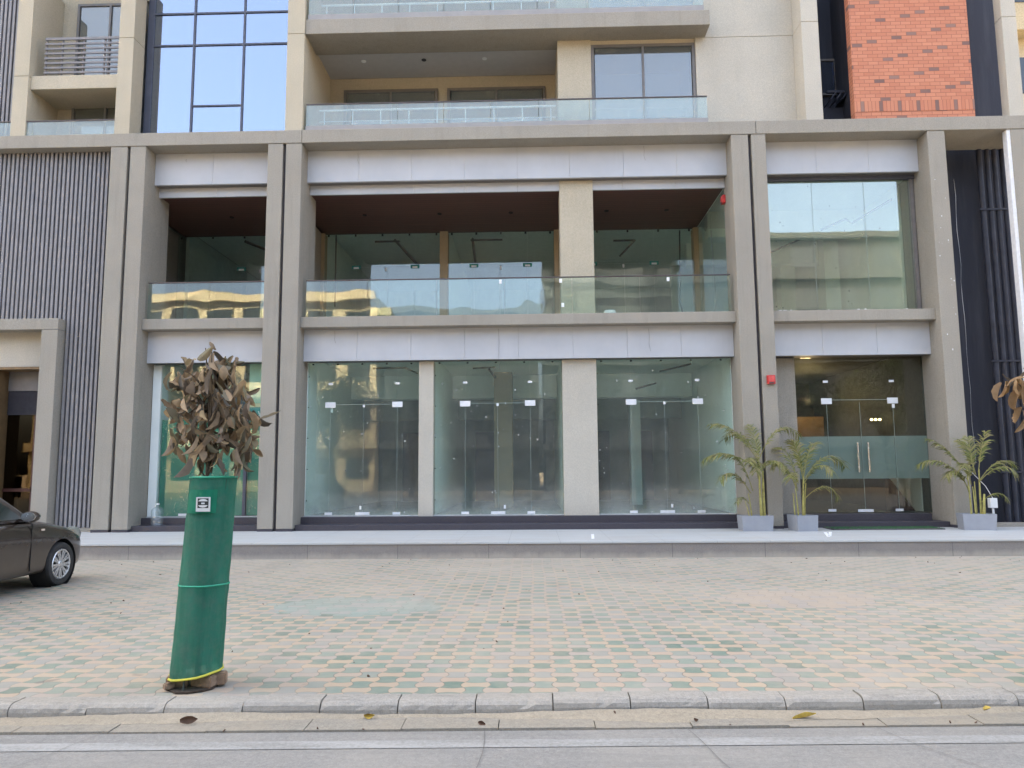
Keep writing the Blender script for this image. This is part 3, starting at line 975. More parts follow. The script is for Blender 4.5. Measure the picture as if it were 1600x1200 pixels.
# bay window upper right
sf = shopfront('bay_glazing', [5.25, 6.46, 7.64, 8.67], 16.95, 4.985, 8.10, M['bay_glass'], label='large upper window pane reflecting pale sky')
edge_line(sf, (6.46, 7.64), 16.95, 5.0, 8.1)
P(MB().box(8.67, 8.75, 16.9, 17.02, 4.985, 8.10), 'window_frame', M['frame_grey'])
# white crumbs left along its sill
for k in range(15):
    xx = random.uniform(5.3, 8.7)
    rr = random.uniform(0.01, 0.028)
    mm = Matrix.Translation((xx, random.uniform(16.42, 16.5), 4.97 + rr * 0.6)) @ Euler((random.random(), random.random(), random.random() * 6)).to_matrix().to_4x4()
    P(MB().xbox(mm, rr * 2.4, rr * 1.5, rr * 1.2, rr * 0.3), 'plaster_crumb', M['white_edge'])
# first-floor glass railings
def railing(xs, y, z0, z1, mat=M['rail_glass'], top=True, base=0.0, name='glass_railing'):
    b = MB()
    for a, c in zip(xs, xs[1:]):
        b.box(a + 0.006, c - 0.006, y, y + 0.013, z0, z1)
    o = P(b, name, mat)
    if top:
        MB().box(xs[0], xs[-1], y - 0.016, y + 0.03, z1 + 0.001, z1 + 0.026, 0.005).build('handrail', M['rail_top'], o)
    if base:
        MB().box(xs[0], xs[-1], y - 0.02, y + 0.035, z0 - 0.001, z0 + base).build('base_channel', M['channel'], o)
    return o


r1 = railing([-8.66, -7.25, -5.96], 16.48, 4.975, 5.80)
r2 = railing([-5.06, -3.68, -2.12, -0.6, 0.9, 2.4, 4.40], 16.48, 4.975, 5.80)
for xx, zz in ((-0.72, 5.73), (0.62, 5.73), (0.66, 5.18), (3.0, 5.73)):
    MB().box(xx, xx + 0.06, 16.468, 16.478, zz - 0.045, zz + 0.045).build('paper_tag', M['white_paint'], r2)
P(MB().lathe([(0.0, 0.12), (0.12, 0.11), (0.14, 0.06), (0.13, 0.0), (0, 0)], 20, Matrix.Translation((1.75, 16.7, 4.972))), 'white_tub', M['white_paint'])
for k in range(16):
    mm = Matrix.Translation((random.uniform(8.8, 9.13), 16.1985, random.uniform(4.0, 8.8)))
    P(MB().lathe([(0.0, -0.002), (random.uniform(0.004, 0.013), 0.0)], 9, mm @ Matrix.Rotation(PI / 2, 4, 'X') @ Matrix.Diagonal((1, random.uniform(0.6, 2.2), 1, 1))), 'paint_splash', M['white_edge'])
# short wires left hanging from the panels
for (xx, za, zb, y) in ((-4.45, 4.70, 4.42, 16.675), (-0.75, 4.70, 3.75, 16.672), (2.60, 4.66, 4.15, 16.673), (-3.98, 8.85, 8.6, 16.64), (2.6, 8.9, 8.55, 16.64), (-8.0, 8.8, 8.72, 16.64)):
    P(MB().tube([(xx, y, za), (xx + 0.012, y - 0.004, (za * 2 + zb) / 3), (xx + 0.0, y - 0.006, (za + 2 * zb) / 3), (xx + 0.03, y - 0.01, zb)], 0.003, 5), 'loose_wire', M['frame_grey'])

# ---- far left: slatted cladding and entrance portal
P(MB().box(-14.5, -9.535, 16.55, 16.75, 4.9, ZB), 'slat_backing', M['slat_back'])
P(MB().box(-10.5, -9.535, 16.55, 16.75, ZP, 4.9), 'slat_backing', M['slat_back'])
b = MB()
xx = -9.60
while xx > -14.4:
    z0 = 4.98 if xx < -10.46 else ZP + 0.09
    b.box(xx - 0.058, xx, 16.44, 16.549, z0, ZB - 0.005, 0.004)
    xx -= 0.101
P(b, 'slat_screen', M['fin'])
P(MB().box(-10.5, -9.535, 16.43, 16.55, ZP, ZP + 0.085), 'slat_sill', GP)
P(MB().box(-10.87, -10.5, 16.2, 16.52, ZP, 4.726, 0.01), 'portal_post', GP)
P(MB().box(-14.3, -13.93, 16.2, 16.52, ZP, 4.726, 0.01), 'portal_post', GP)
P(MB().box(-14.3, -10.5, 16.195, 16.53, 4.73, 4.98, 0.01), 'portal_lintel', GP)
P(MB().box(-13.93, -10.87, 16.62, 16.8, 3.96, 4.9), 'portal_wall', M['pale_plaster'])
P(MB().box(-13.93, -10.87, 16.60, 18.2, 3.90, 3.955), 'portal_trim', M['oak'])
P(MB().box(-12.35, -12.12, 16.62, 18.2, ZP, 3.898), 'portal_jamb', M['oak'])
P(MB().box(-10.95, -10.87, 16.53, 18.2, ZP, 3.898), 'portal_jamb', M['slot'])
P(MB().box(-12.1, -10.96, 17.0, 17.1, 3.45, 3.897), 'transom_panel', M['frame_grey'])
P(MB().box(-12.1, -10.96, 17.02, 17.08, 2.9, 3.448), 'transom_panel', M['slat_back'])
dr = P(MB().box(-12.1, -10.96, 17.05, 17.10, ZP, 2.898), 'entrance_door', M['brown_glass'])
MB().box(-11.45, -11.40, 17.02, 17.11, ZP, 2.898).build('door_stile', M['maroon'], dr)
MB().box(-12.1, -10.96, 17.02, 17.05, 1.15, 1.22).build('door_rail', M['maroon'], dr)
P(MB().box(-12.3, -10.9, 17.6, 17.7, ZP, 3.89), 'dark_wall', M['slat_back'])
P(MB().box(-12.36, -11.99, 16.58, 16.60, 1.0, 1.5), 'paper_notice', M['white_paint'])

# ---- pipe shaft on the right
P(MB().box(9.152, 12.2, 17.6, 17.75, 0.0, 9.2), 'shaft_wall', M['tar'])
P(MB().box(9.15, 10.5, 16.35, 16.75, ZP, ZP + 0.07), 'shaft_curb', GP)
for px, r in ((10.52, 0.062), (10.70, 0.055), (10.87, 0.055), (11.05, 0.06)):
    P(MB().tube([(px, 17.3, 0.2), (px, 17.3, 9.3)], r, 14), 'drain_pipe', M['pipe'], smooth=True)
P(MB().tube([(9.72, 17.35, 0.2), (9.72, 17.35, 8.5)], 0.03, 10), 'drain_pipe', M['pipe'], smooth=True)
for zc in (1.4, 3.9, 7.45):
    P(MB().box(10.40, 11.14, 17.22, 17.26, zc, zc + 0.035), 'pipe_clamp', M['pipe'])
crack = [(10.07 + 0.012 * math.sin(k * 1.7) + random.uniform(-0.008, 0.008), 17.594, 8.35 - k * 0.42) for k in range(17)]
P(MB().tube(crack, [0.002 + 0.005 * random.random() ** 2 for _ in crack], 5), 'sealant_drip', M['white_edge'])

# ---- upper storeys
ZU = 13.2
ZJ = 11.56


def jointed(x0, x1, y0, y1, z0, z1, name, mat=CP, zj=ZJ):
    b = MB().box(x0, x1, y0, y1, z0, zj - 0.006, 0.008)
    b.box(x0, x1, y0, y1, zj + 0.006, z1, 0.008)
    b.box(x0 + 0.015, x1 - 0.015, y0 + 0.015, y1 - 0.01, zj - 0.02, zj + 0.02)
    return P(b, name, mat)


jointed(-11.9, -11.55, 16.2, 17.3, ZT, ZU, 'pilaster', zj=10.68)
jointed(-9.48, -9.13, 16.2, 16.69, ZT, ZU, 'pilaster')
jointed(-5.55, -5.15, 16.2, 18.6, ZT, ZU, 'pilaster')
jointed(6.15, 6.53, 16.2, 16.77, ZT, ZU, 'pilaster', M['pale_plaster'])
jointed(10.6, 10.92, 16.2, 16.46, ZT, ZU, 'pilaster', M['pale_plaster'])
jointed(3.885, 6.15, 16.75, 17.3, ZT, ZU, 'upper_wall', M['pale_plaster'])
jointed(0.667, 1.45, 16.75, 18.5, ZT, ZU, 'pillar')
# far-left upper slats
P(MB().box(-14.5, -11.9, 16.6, 16.8, ZT, ZU), 'slat_backing', M['slat_back'])
b = MB()
xx = -11.95
while xx > -14.4:
    b.box(xx - 0.058, xx, 16.44, 16.599, ZT, ZU, 0.004)
    xx -= 0.101
P(b, 'slat_screen', M['fin'])
# small balcony between the pilasters
P(MB().box(-11.55, -9.48, 17.3, 17.5, ZT, ZU), 'upper_wall', CP)
P(MB().box(-11.548, -9.482, 16.28, 17.3, 10.39, 10.72, 0.01), 'balcony_slab', CP)
rl = MB()
for k in range(8):
    zz = 10.80 + k * 0.118
    rl.box(-11.30, -9.49, 16.33, 16.36, zz, zz + (0.045 if k < 7 else 0.06))
for xx in (-11.28, -10.9, -10.4, -9.9, -9.52):
    rl.box(xx - 0.015, xx + 0.015, 16.362, 16.39, 10.72, 11.66)
P(rl, 'bar_railing', M['rail_grey'])


def window(x0, x1, y, z0, z1, n=2, mat=M['window_glass'], fr=0.06, name='window'):
    b = MB()
    b.box(x0, x0 + fr, y - 0.03, y + 0.05, z0, z1)
    b.box(x1 - fr, x1, y - 0.03, y + 0.05, z0, z1)
    b.box(x0 + fr, x1 - fr, y - 0.03, y + 0.05, z1 - fr, z1)
    b.box(x0 + fr, x1 - fr, y - 0.03, y + 0.05, z0, z0 + fr)
    w = (x1 - x0 - 2 * fr) / n
    for k in range(1, n):
        xm = x0 + fr + k * w
        b.box(xm - 0.025, xm + 0.025, y - 0.035, y + 0.05, z0 + fr, z1 - fr)
    o = P(b, name, M['frame_grey'])
    for k in range(n):
        MB().box(x0 + fr + k * w + 0.02, x0 + fr + (k + 1) * w - 0.02, y, y + 0.012, z0 + fr * 0.9, z1 - fr * 0.9).build('pane', mat, o)
    return o


window(-11.15, -9.49, 17.24, 9.25, 10.62)
window(-11.15, -9.49, 17.24, 10.74, 13.1, 2)
railing([-14.4, -11.4, -9.49], 16.24, ZT + 0.005, 9.58, M['rail_glass_up'])
# blue curtain wall
cwf = MB()
YC = 16.80
cwf.box(-9.13, -8.985, YC - 0.01, YC + 0.08, ZT, ZU)
for xm in (-8.00, -6.795, -5.565):
    cwf.box(xm - 0.022, xm + 0.022, YC - 0.012, YC + 0.08, ZT, ZU)
for zm in (11.70, 12.51):
    cwf.box(-8.985, -5.55, YC - 0.008, YC + 0.07, zm - 0.02, zm + 0.02)
cwf.box(-7.978, -6.817, YC - 0.008, YC + 0.07, 10.155, 10.19)
cwo = P(cwf, 'curtain_wall', M['mullion'], 'blue mirror curtain wall with dark mullions')
for xa, xb in ((-8.985, -8.022), (-7.978, -6.817), (-6.773, -5.587)):
    zs = [(ZT, 11.68), (11.72, 12.49), (12.53, ZU)] if xa != -7.978 else [(ZT, 10.155), (10.19, 11.68), (11.72, 12.49), (12.53, ZU)]
    for za, zb in zs:
        tq = random.uniform(-0.002, 0.002)
        MB().box(xa, xb, YC + 0.02 + tq, YC + 0.035 + tq, za + 0.001, zb - 0.001).build('pane', M['curtain_glass'], cwo)
P(MB().box(-9.13, -5.55, 17.3, 17.4, ZT, ZU), 'spandrel_backing', simple('spandrel_blue', (0.10, 0.13, 0.20), 0.7))
# centre balcony: slab over, ceiling, rear windows
P(MB().box(-5.148, 4.12, 16.24, 17.15, ZJ + 0.01, 11.93, 0.012), 'balcony_slab', GP)
P(MB().box(-5.148, 0.66, 17.16, 18.44, 11.66, 11.90), 'balcony_ceiling', simple('balcony_ceiling_paint', (0.50, 0.48, 0.46), 0.9, var=0.04))
P(MB().box(-5.148, -4.80, 18.45, 18.6, ZT, 11.66), 'rear_wall', CP)
P(MB().box(-2.35, -2.12, 18.45, 18.6, ZT, 11.34), 'rear_wall', CP)
P(MB().box(0.42, 0.665, 18.45, 18.6, ZT, 11.66), 'rear_wall', CP)
P(MB().box(-4.80, 0.42, 18.45, 18.6, 11.34, 11.66), 'rear_wall', CP)
M['rear_glass'] = glass('rear_window_glass', (0.72, 0.78, 0.76), 0.10, 0.22, 0.0, 0.02)
window(-4.79, -2.36, 18.42, ZT, 11.33, 2, M['rear_glass'], 0.07)
window(-2.11, 0.41, 18.42, ZT, 11.33, 2, M['rear_glass'], 0.07)
window(1.455, 3.88, 16.82, ZT, 11.47, 2, M['window_glass'], 0.07)
P(MB().box(1.455, 3.88, 16.80, 17.3, 11.475, 11.57), 'window_lintel', CP)
for xx in (-4.1, -2.6, -1.1):
    P(MB().lathe([(0.06, 0), (0.06, -0.015), (0.0, -0.015)], 16, Matrix.Translation((xx, 17.6, 11.658))), 'downlight', M['pipe_black'] if xx == -2.6 else M['white_paint'])
railing([-5.10, -4.05, -3.0, -1.95, -0.88, 0.2, 1.35, 2.65, 4.0], 16.29, ZT + 0.004, 9.87, M['rail_glass_up'], True, 0.13)
railing([-5.10, -4.05, -3.0, -1.95, -0.88, 0.2, 1.35, 2.65, 4.0], 16.29, 11.934, 12.6, M['rail_glass_up'], True, 0.13)


def steel_rail(x0, x1, y, z0, z1, n):
    b = MB()
    b.tube([(x0, y, z1), (x1, y, z1)], 0.025, 8)
    for zz in (z0 + (z1 - z0) * 0.35, z0 + (z1 - z0) * 0.68):
        b.tube([(x0, y, zz), (x1, y, zz)], 0.010, 6)
    for k in range(n):
        xx = x0 + 0.12 + k * (x1 - x0 - 0.24) / (n - 1)
        b.tube([(xx, y, z0), (xx, y, z1)], 0.015, 6)
    P(b, 'steel_rail', M['white_paint'])


steel_rail(-5.0, 0.62, 17.0, ZT, 10.08, 9)
steel_rail(1.53, 3.82, 17.1, ZT, 10.02, 4)
steel_rail(-5.0, 0.62, 17.0, 11.935, 12.75, 9)
P(MB().box(1.5, 3.85, 18.4, 18.5, ZT, 11.6), 'blind', simple('pale_blind', (0.36, 0.37, 0.38), 0.9, var=0.05))
P(MB().box(-4.8, 0.4, 19.6, 19.7, ZT, 11.6), 'blind', simple('pale_curtain', (0.42, 0.46, 0.44), 0.9, var=0.08))
P(MB().box(-5.148, 0.66, 18.5, 18.6, 11.93, ZU), 'rear_wall', CP)
P(MB().box(1.455, 3.88, 16.80, 17.3, 12.3, ZU), 'rear_wall', M['window_glass'])
# dark recess, brick tower
P(MB().box(6.5, 11.62, 17.6, 17.7, ZT - 0.02, ZU), 'recess_wall', M['tar'])
P(MB().box(6.53, 6.55, 16.77, 17.6, ZT, ZU), 'recess_wall', M['tar'])
window(7.02, 7.44, 17.55, 10.48, 11.4, 1, M['curtain_glass'], 0.05)
lv = MB()
lv.box(7.0, 8.2, 17.05, 17.12, 10.30, 10.36)
for k in range(9):
    mm = Matrix.Translation((7.1 + k * 0.13, 17.2, 10.18)) @ Matrix.Rotation(R_(35), 4, 'Y')
    lv.xbox(mm, 0.02, 0.5, 0.24)
P(lv, 'louvre_ledge', M['pipe'])
P(MB().box(6.56, 8.2, 17.2, 17.59, 9.3, 10.0), 'recess_box', M['tar'])
bt = P(MB().box(7.25, 9.88, 16.25, 16.46, ZT, ZU, 0.004), 'brick_tower', M['brick'], 'red brick tower with scattered dark bricks')
MB().box(7.249, 9.881, 16.242, 16.461, 9.42, 9.66).build('soldier_course', M['soldier'], bt)
P(MB().box(7.4, 9.75, 16.47, 17.6, ZT, ZU), 'tower_core', M['tar'])
P(MB().tube([(10.30, 17.3, ZT + 0.25), (10.30, 17.3, ZU)], 0.07, 12), 'drain_pipe', M['pipe'], smooth=True)
P(MB().tube([(9.95, 17.0, ZT + 0.05), (10.15, 17.1, ZT + 0.1), (10.30, 17.3, ZT + 0.28)], 0.05, 10), 'drain_pipe', M['pipe'], smooth=True)

# ---- unseen upper block and wing added to shade the street, and the shell
P(MB().box(-14.5, 10.9, 17.3, 30.5, ZU, 70.0), 'upper_shade_block', CP)
P(MB().box(-14.5, 10.9, 16.3, 17.29, 14.0, 14.3), 'upper_ledge', GP)
P(MB().box(-95, -14.51, 16.6, 30.5, -0.5, 53.0), 'shade_wing', CP)  # out of view, stretched left and raised to cut off the sun
P(MB().box(-14.5, 11.6, 29.95, 30.3, -0.5, ZU), 'back_wall', GR)
P(MB().box(10.95, 12.2, 17.76, 29.94, -0.5, 9.22), 'end_wall', CP)
P(MB().box(11.36, 11.62, 17.71, 29.94, 9.23, ZU), 'end_wall', CP)
P(MB().box(8.8, 8.9, 17.8, 29.94, -0.5, ZU), 'party_wall', GR)
P(MB().box(-9.95, -9.85, 17.5, 29.94, -0.5, ZU), 'party_wall', GR)
P(MB().box(-5.5, 6.5, 23.0, 23.1, ZT, ZU), 'party_wall', GR)

# ------------------------------------------------------------------ wall-mounted things
def alarm(name_loc, label, rz=0):
    o = local('fire_alarm', name_loc, label, 'fire alarm', 'red fire alarm boxes', rz)
    MB().box(-0.085, 0.085, -0.075, 0.0, -0.095, 0.095, 0.012).build('housing', M['red'], o)
    MB().box(-0.065, 0.065, -0.088, -0.074, -0.05, 0.075, 0.008).build('lens', M['red_lens'], o)
    MB().box(-0.05, 0.05, -0.082, -0.074, -0.085, -0.06, 0.003).build('grille', M['slot'], o)
    return o


alarm((5.09, 16.198, 3.425), 'red square fire alarm box on the front of the right double column')
alarm((4.468, 16.92, 7.69), 'red fire alarm box high up under the dark wood balcony ceiling', R_(-90))
jb = local('junction_box', (9.50, 16.1, ZP), 'white electrical junction box on a thin pipe beside the right potted palm', 'electric box')
MB().box(-0.075, 0.075, -0.05, 0.05, 0.41, 0.61, 0.01).build('box', M['white_paint'], jb)
MB().tube([(0.0, 0, 0.0), (0.0, 0, 0.40)], 0.022, 10).build('conduit', M['fitting'], jb, smooth=True)
MB().tube([(0.01, 0, 0.61), (0.0, 0.2, 0.85), (-0.06, 0.9, 1.35), (-0.1, 1.35, 2.6)], 0.006, 6).build('cable', M['white_edge'], jb)

# ------------------------------------------------------------------ water bottle, mat
M['pet'] = glass('clear_bottle', (0.90, 0.95, 0.97), 0.08, 0.10)
wb = local('water_bottle', (-8.26, 16.56, 0.407), 'large clear refill water bottle on the step of the green shop', 'water bottle')
prof = [(0.0, 0.004), (0.115, 0.0), (0.13, 0.02), (0.13, 0.10), (0.122, 0.115), (0.13, 0.13), (0.13, 0.21), (0.122, 0.225), (0.13, 0.24), (0.13, 0.31), (0.11, 0.36), (0.05, 0.40), (0.032, 0.415), (0.03, 0.46), (0.0, 0.462)]
MB().lathe(prof, 28).build('bottle_body', M['pet'], wb, smooth=True)
MB().lathe([(0.0, 0.475), (0.034, 0.475), (0.034, 0.445), (0.0, 0.445)], 20).build('cap', M['fitting'], wb)
g = G('green_turf_mat')
v, x, y, z = g.xyz()
f = g.noise(v, 120, 3, 0.7)
M['mat'] = g.done(g.bsdf(g.mix(f, (0.03, 0.11, 0.04), (0.09, 0.24, 0.10)), 0.95, normal=g.bump(f, 1.0, 0.02)))
dm = local('door_mat', (7.2, 16.05, ZP), 'green artificial turf door mat in front of the dark lobby entrance', 'door mat')
MB().box(-1.12, 1.12, -0.30, 0.27, 0.001, 0.02, 0.006).build('mat_base', M['slot'], dm)
b = MB()
for k in range(2600):
    px, py = random.uniform(-1.1, 1.1), random.uniform(-0.29, 0.26)
    h = random.uniform(0.012, 0.03)
    a = random.uniform(0, 6.28)
    dx, dy = 0.006 * math.cos(a), 0.006 * math.sin(a)
    b.face([(px - dx, py - dy, 0.019), (px + dx, py + dy, 0.019), (px + dy, py + dx, 0.019 + h)])
b.build('turf_pile', M['mat'], dm)

# ------------------------------------------------------------------ potted palms
def leaf_mat(name, cols, rough=0.55, trans=0.25):
    g = G(name)
    ge = g.n("ShaderNodeNewGeometry")
    rnd = ge.outputs['Random Per Island']
    col = g.ramp(rnd, [(i / (len(cols) - 1), c) for i, c in enumerate(cols)])
    v, x, y, z = g.xyz()
    col = g.mix(g.remap(g.noise(v, 25, 3), 0.35, 0.7, 0, 0.40), col, c_mul(cols[0], 0.8))
    pb = g.bsdf(col, rough, spec=0.35)
    tl = g.n("ShaderNodeBsdfTranslucent")
    g.put(tl.inputs[0], col)
    mx = g.n("ShaderNodeMixShader")
    mx.inputs[0].default_value = trans
    g.t.links.new(pb, mx.inputs[1])
    g.t.links.new(tl.outputs[0], mx.inputs[2])
    return g.done(mx.outputs[0])


M['palm'] = leaf_mat('palm_leaflet', [(0.11, 0.14, 0.035), (0.18, 0.20, 0.055), (0.26, 0.255, 0.075), (0.35, 0.29, 0.12), (0.14, 0.165, 0.045), (0.36, 0.28, 0.16)])
M['cane'] = simple('palm_cane', (0.36, 0.32, 0.10), 0.6, var=0.35, scale=9)
M['planter'] = simple('grey_planter', (0.30, 0.31, 0.335), 0.5, var=0.06)
M['soil'] = simple('potting_soil', (0.05, 0.035, 0.025), 0.95, var=0.4, scale=40, bump=0.8)


def frond(b, base, az_, elev, length, droop, rnd, nl=26, leaf=0.26):
    nl = int(nl * 1.4)
    leaf *= 1.08
    d = Vector((math.cos(az_) * math.cos(elev), math.sin(az_) * math.cos(elev), math.sin(elev)))
    pts = [Vector(base)]
    n = 14
    for i in range(n):
        d = (d + Vector((0, 0, -droop * (i / n) ** 1.3 / n * 2.2))).normalized()
        pts.append(pts[-1] + d * (length / n))
    b.tube(pts, [0.009 * (1 - 0.8 * i / n) + 0.0015 for i in range(n + 1)], 5)
    side = Vector((-math.sin(az_), math.cos(az_), 0))
    for k in range(nl):
        t = 0.24 + 0.76 * k / (nl - 1)
        q = t * n
        i = min(int(q), n - 1)
        p = pts[i].lerp(pts[i + 1], q - i)
        dr_ = (pts[i + 1] - pts[i]).normalized()
        up = side.cross(dr_).normalized()
        L = leaf * (math.sin(PI * min(1, (t - 0.2) * 1.1)) * 0.75 + 0.3) * rnd.uniform(0.8, 1.15)
        for sgn in (-1, 1):
            if rnd.random() < 0.12: continue
            ld = (side * sgn * rnd.uniform(0.65, 0.95) + dr_ * rnd.uniform(0.55, 0.95) + up * rnd.uniform(-0.15, 0.45)).normalized()
            wv = dr_.cross(ld).normalized().cross(ld) * 0.0105
            a0, a1 = p - wv * 0.5, p + wv * 0.5
            m_ = p + ld * L * 0.5 + Vector((0, 0, -0.02 * L))
            e_ = p + ld * L + Vector((0, 0, -0.30 * L * rnd.uniform(0.5, 1.6)))
            v0, v1, v2, v3, v4 = [b.b.verts.new(q_) for q_ in (a0, a1, m_ + wv, m_ - wv, e_)]
            b.b.faces.new((v0, v1, v2, v3))
            b.b.faces.new((v3, v2, v4))


def palm(loc, label, pw, pd, ph, canes, fronds, seed, rz=0.0, clump=None):
    rnd = random.Random(seed)
    o = local('potted_palm', loc, label, 'potted palm', 'palms in grey planters on the walk', rz)
    pot = MB()
    t = 0.03
    outer = [(-pw / 2, -pd / 2), (pw / 2, -pd / 2), (pw / 2, pd / 2), (-pw / 2, pd / 2)]
    k0 = 0.93
    rows = [[(x_ * k0, y_ * k0, 0.0) for x_, y_ in outer], [(x_, y_, ph) for x_, y_ in outer],
            [(x_ - math.copysign(t, x_), y_ - math.copysign(t, y_), ph) for x_, y_ in outer],
            [(x_ - math.copysign(t, x_), y_ - math.copysign(t, y_), ph - 0.06) for x_, y_ in outer]]
    pot.grid(rows, closed=True)
    pot.face(rows[0][::-1])
    bmesh.ops.bevel(pot.b, geom=[e for e in pot.b.edges if abs(e.verts[0].co.z - e.verts[1].co.z) > 0.2 or min(e.verts[0].co.z, e.verts[1].co.z) > ph - 0.01], offset=0.006, segments=2, affect='EDGES')
    po = pot.build('planter', M['planter'], o)
    MB().box(-pw / 2 + t, pw / 2 - t, -pd / 2 + t, pd / 2 - t, ph - 0.09, ph - 0.05).build('soil', M['soil'], po)
    for (cx, cy, h, lean, r) in canes:
        pts = [(cx + lean * (k / 6) ** 1.5, cy, ph - 0.06 + h * k / 6) for k in range(7)]
        MB().tube(pts, [r * (1.15 - 0.5 * k / 6) for k in range(7)], 8).build('cane', M['cane'], o, smooth=True)
    for (bx, by, bz, a_, e_, L, dr_, nl, lf) in fronds:
        b = MB()
        frond(b, (bx, by, bz), R_(a_), R_(e_), L, dr_, rnd, nl, lf)
        b.build('frond', M['palm'], o)
    return o


palm((4.51, 15.76, ZP), 'tallest potted palm, before the right double column, one frond high over the shop glass', 0.64, 0.40, 0.31,
     [(0.13, 0.0, 1.18, -0.01, 0.026), (0.20, 0.04, 0.95, 0.01, 0.03), (-0.05, 0.05, 0.5, -0.05, 0.014), (-0.12, -0.03, 0.35, -0.08, 0.01)],
     [(0.12, 0, 1.45, 120, 55, 1.25, 2.3, 28, 0.26), (0.13, 0, 1.40, 175, 58, 1.30, 1.5, 30, 0.28), (0.12, 0, 1.25, 183, 32, 1.25, 1.5, 28, 0.28),
      (0.13, 0, 1.45, 10, 62, 1.30, 2.9, 30, 0.26), (0.15, 0, 1.3, 100, 75, 0.95, 1.2, 24, 0.25), (0.13, 0, 1.2, -50, 40, 0.75, 2.8, 24, 0.24),
      (-0.05, 0.05, 0.75, 200, 55, 0.95, 2.6, 26, 0.26), (-0.02, 0, 0.8, 160, 75, 1.0, 2.4, 24, 0.26), (0.1, 0, 1.15, -110, 45, 0.7, 3.0, 22, 0.22),
      (-0.12, -0.03, 0.55, 215, 40, 0.45, 2.6, 14, 0.14), (0.1, 0, 1.05, 240, 60, 0.85, 2.6, 24, 0.25)], 11)
palm((5.45, 15.71, ZP), 'bushy potted palm in the smallest planter left of the lobby entrance', 0.45, 0.45, 0.315,
     [(0.02, 0.0, 0.85, 0.05, 0.02), (0.07, 0.04, 0.7, 0.06, 0.018), (-0.08, 0.0, 0.6, -0.04, 0.014), (-0.14, 0.03, 0.5, -0.02, 0.012), (0.0, -0.06, 0.55, 0.02, 0.013)],
     [(0.06, 0, 1.05, 30, 68, 1.0, 1.6, 26, 0.24), (0.06, 0, 1.0, 5, 52, 1.25, 2.7, 30, 0.26), (0.08, 0, 0.95, 80, 75, 1.0, 1.5, 26, 0.24),
      (-0.1, 0, 0.9, 150, 65, 0.95, 2.8, 26, 0.24), (-0.1, 0, 0.85, 180, 70, 0.85, 3.0, 24, 0.24), (0.08, 0, 0.65, -10, 42, 0.85, 3.2, 24, 0.22),
      (0.05, 0, 0.9, -60, 58, 0.9, 2.8, 24, 0.24), (-0.05, 0, 0.95, 110, 72, 1.0, 2.0, 26, 0.25), (-0.1, -0.05, 0.8, 230, 60, 0.8, 3.0, 22, 0.22), (0.05, 0, 1.05, 200, 80, 0.85, 1.8, 24, 0.24)], 23, R_(8))
palm((8.93, 15.72, ZP), 'potted palm in a grey planter before the dark pipe shaft', 0.62, 0.42, 0.32,
     [(-0.08, 0.0, 1.0, -0.03, 0.017), (0.10, 0.02, 0.95, 0.02, 0.02), (0.03, 0.05, 0.7, 0.0, 0.016), (0.14, -0.02, 0.45, 0.03, 0.03), (-0.02, -0.05, 0.6, -0.02, 0.013)],
     [(-0.1, 0, 1.1, 172, 59, 1.02, 1, 30, 0.23), (-0.1, 0, 1, 185, 42, 1.07, 1.6, 28, 0.25), (0.1, 0, 1.15, 35, 74, 0.86, 0.7, 26, 0.23), (0.02, 0, 1.1, 95, 82, 0.78, 1.2, 26, 0.25),
      (0.12, 0, 1, 5, 52, 0.86, 2.2, 28, 0.23), (0.1, 0, 0.95, -20, 49, 0.82, 2.6, 26, 0.23), (-0.1, 0, 0.8, 205, 64, 0.74, 3.2, 26, 0.23), (-0.05, 0, 0.9, 240, 69, 0.74, 3, 24, 0.23),
      (0.12, 0, 0.55, -5, 44, 0.61, 3.2, 18, 0.15), (0.05, 0, 1.1, 130, 79, 0.82, 1.9, 26, 0.24), (-0.1, 0, 0.75, 160, 76, 0.61, 3, 22, 0.21)], 37, R_(-12))

# ------------------------------------------------------------------ saplings in green guards
M['dead_leaf'] = leaf_mat('dried_leaf', [(0.13, 0.10, 0.075), (0.34, 0.24, 0.14), (0.21, 0.17, 0.135), (0.52, 0.37, 0.20), (0.12, 0.12, 0.07), (0.42, 0.29, 0.17), (0.065, 0.06, 0.05), (0.20, 0.185, 0.12)], 0.7, 0.22)
M['tan_leaf'] = leaf_mat('tan_dried_leaf', [(0.22, 0.14, 0.065), (0.34, 0.21, 0.10), (0.29, 0.19, 0.11), (0.40, 0.27, 0.15)], 0.7, 0.2)
M['bark'] = simple('sapling_bark', (0.10, 0.075, 0.05), 0.9, var=0.3, scale=30)


def dead_leaf(b, p, d, L, wd, curl, rnd):
    """a curled hanging leaf: 6 x 3 grid bent along and across"""
    d = d.normalized()
    s = d.cross(Vector((rnd.uniform(-1, 1), rnd.uniform(-1, 1), rnd.uniform(-0.3, 0.3)))).normalized()
    nrm = s.cross(d)
    rows = []
    pos = Vector(p)
    fold = rnd.uniform(0.3, 1.6)
    n = 7
    for i in range(n + 1):
        t = i / n
        w_ = wd * (math.sin(PI * min(1.0, 0.06 + t * 0.94)) ** 0.8) * 0.5 + 0.002
        rip = rnd.uniform(-0.12, 0.12) * wd
        rows.append([pos + s * (-w_) + nrm * (w_ * fold + rip), pos + s * (-w_ * 0.5) + nrm * w_ * fold * 0.35, pos.copy(), pos + s * w_ * 0.5 + nrm * w_ * fold * 0.35, pos + s * w_ + nrm * (w_ * fold - rip)])
        d = (d + nrm * curl * (1 / n) * (0.4 + 1.5 * t)).normalized()
        nrm = s.cross(d)
        pos = pos + d * (L / n)
    b.grid(rows)


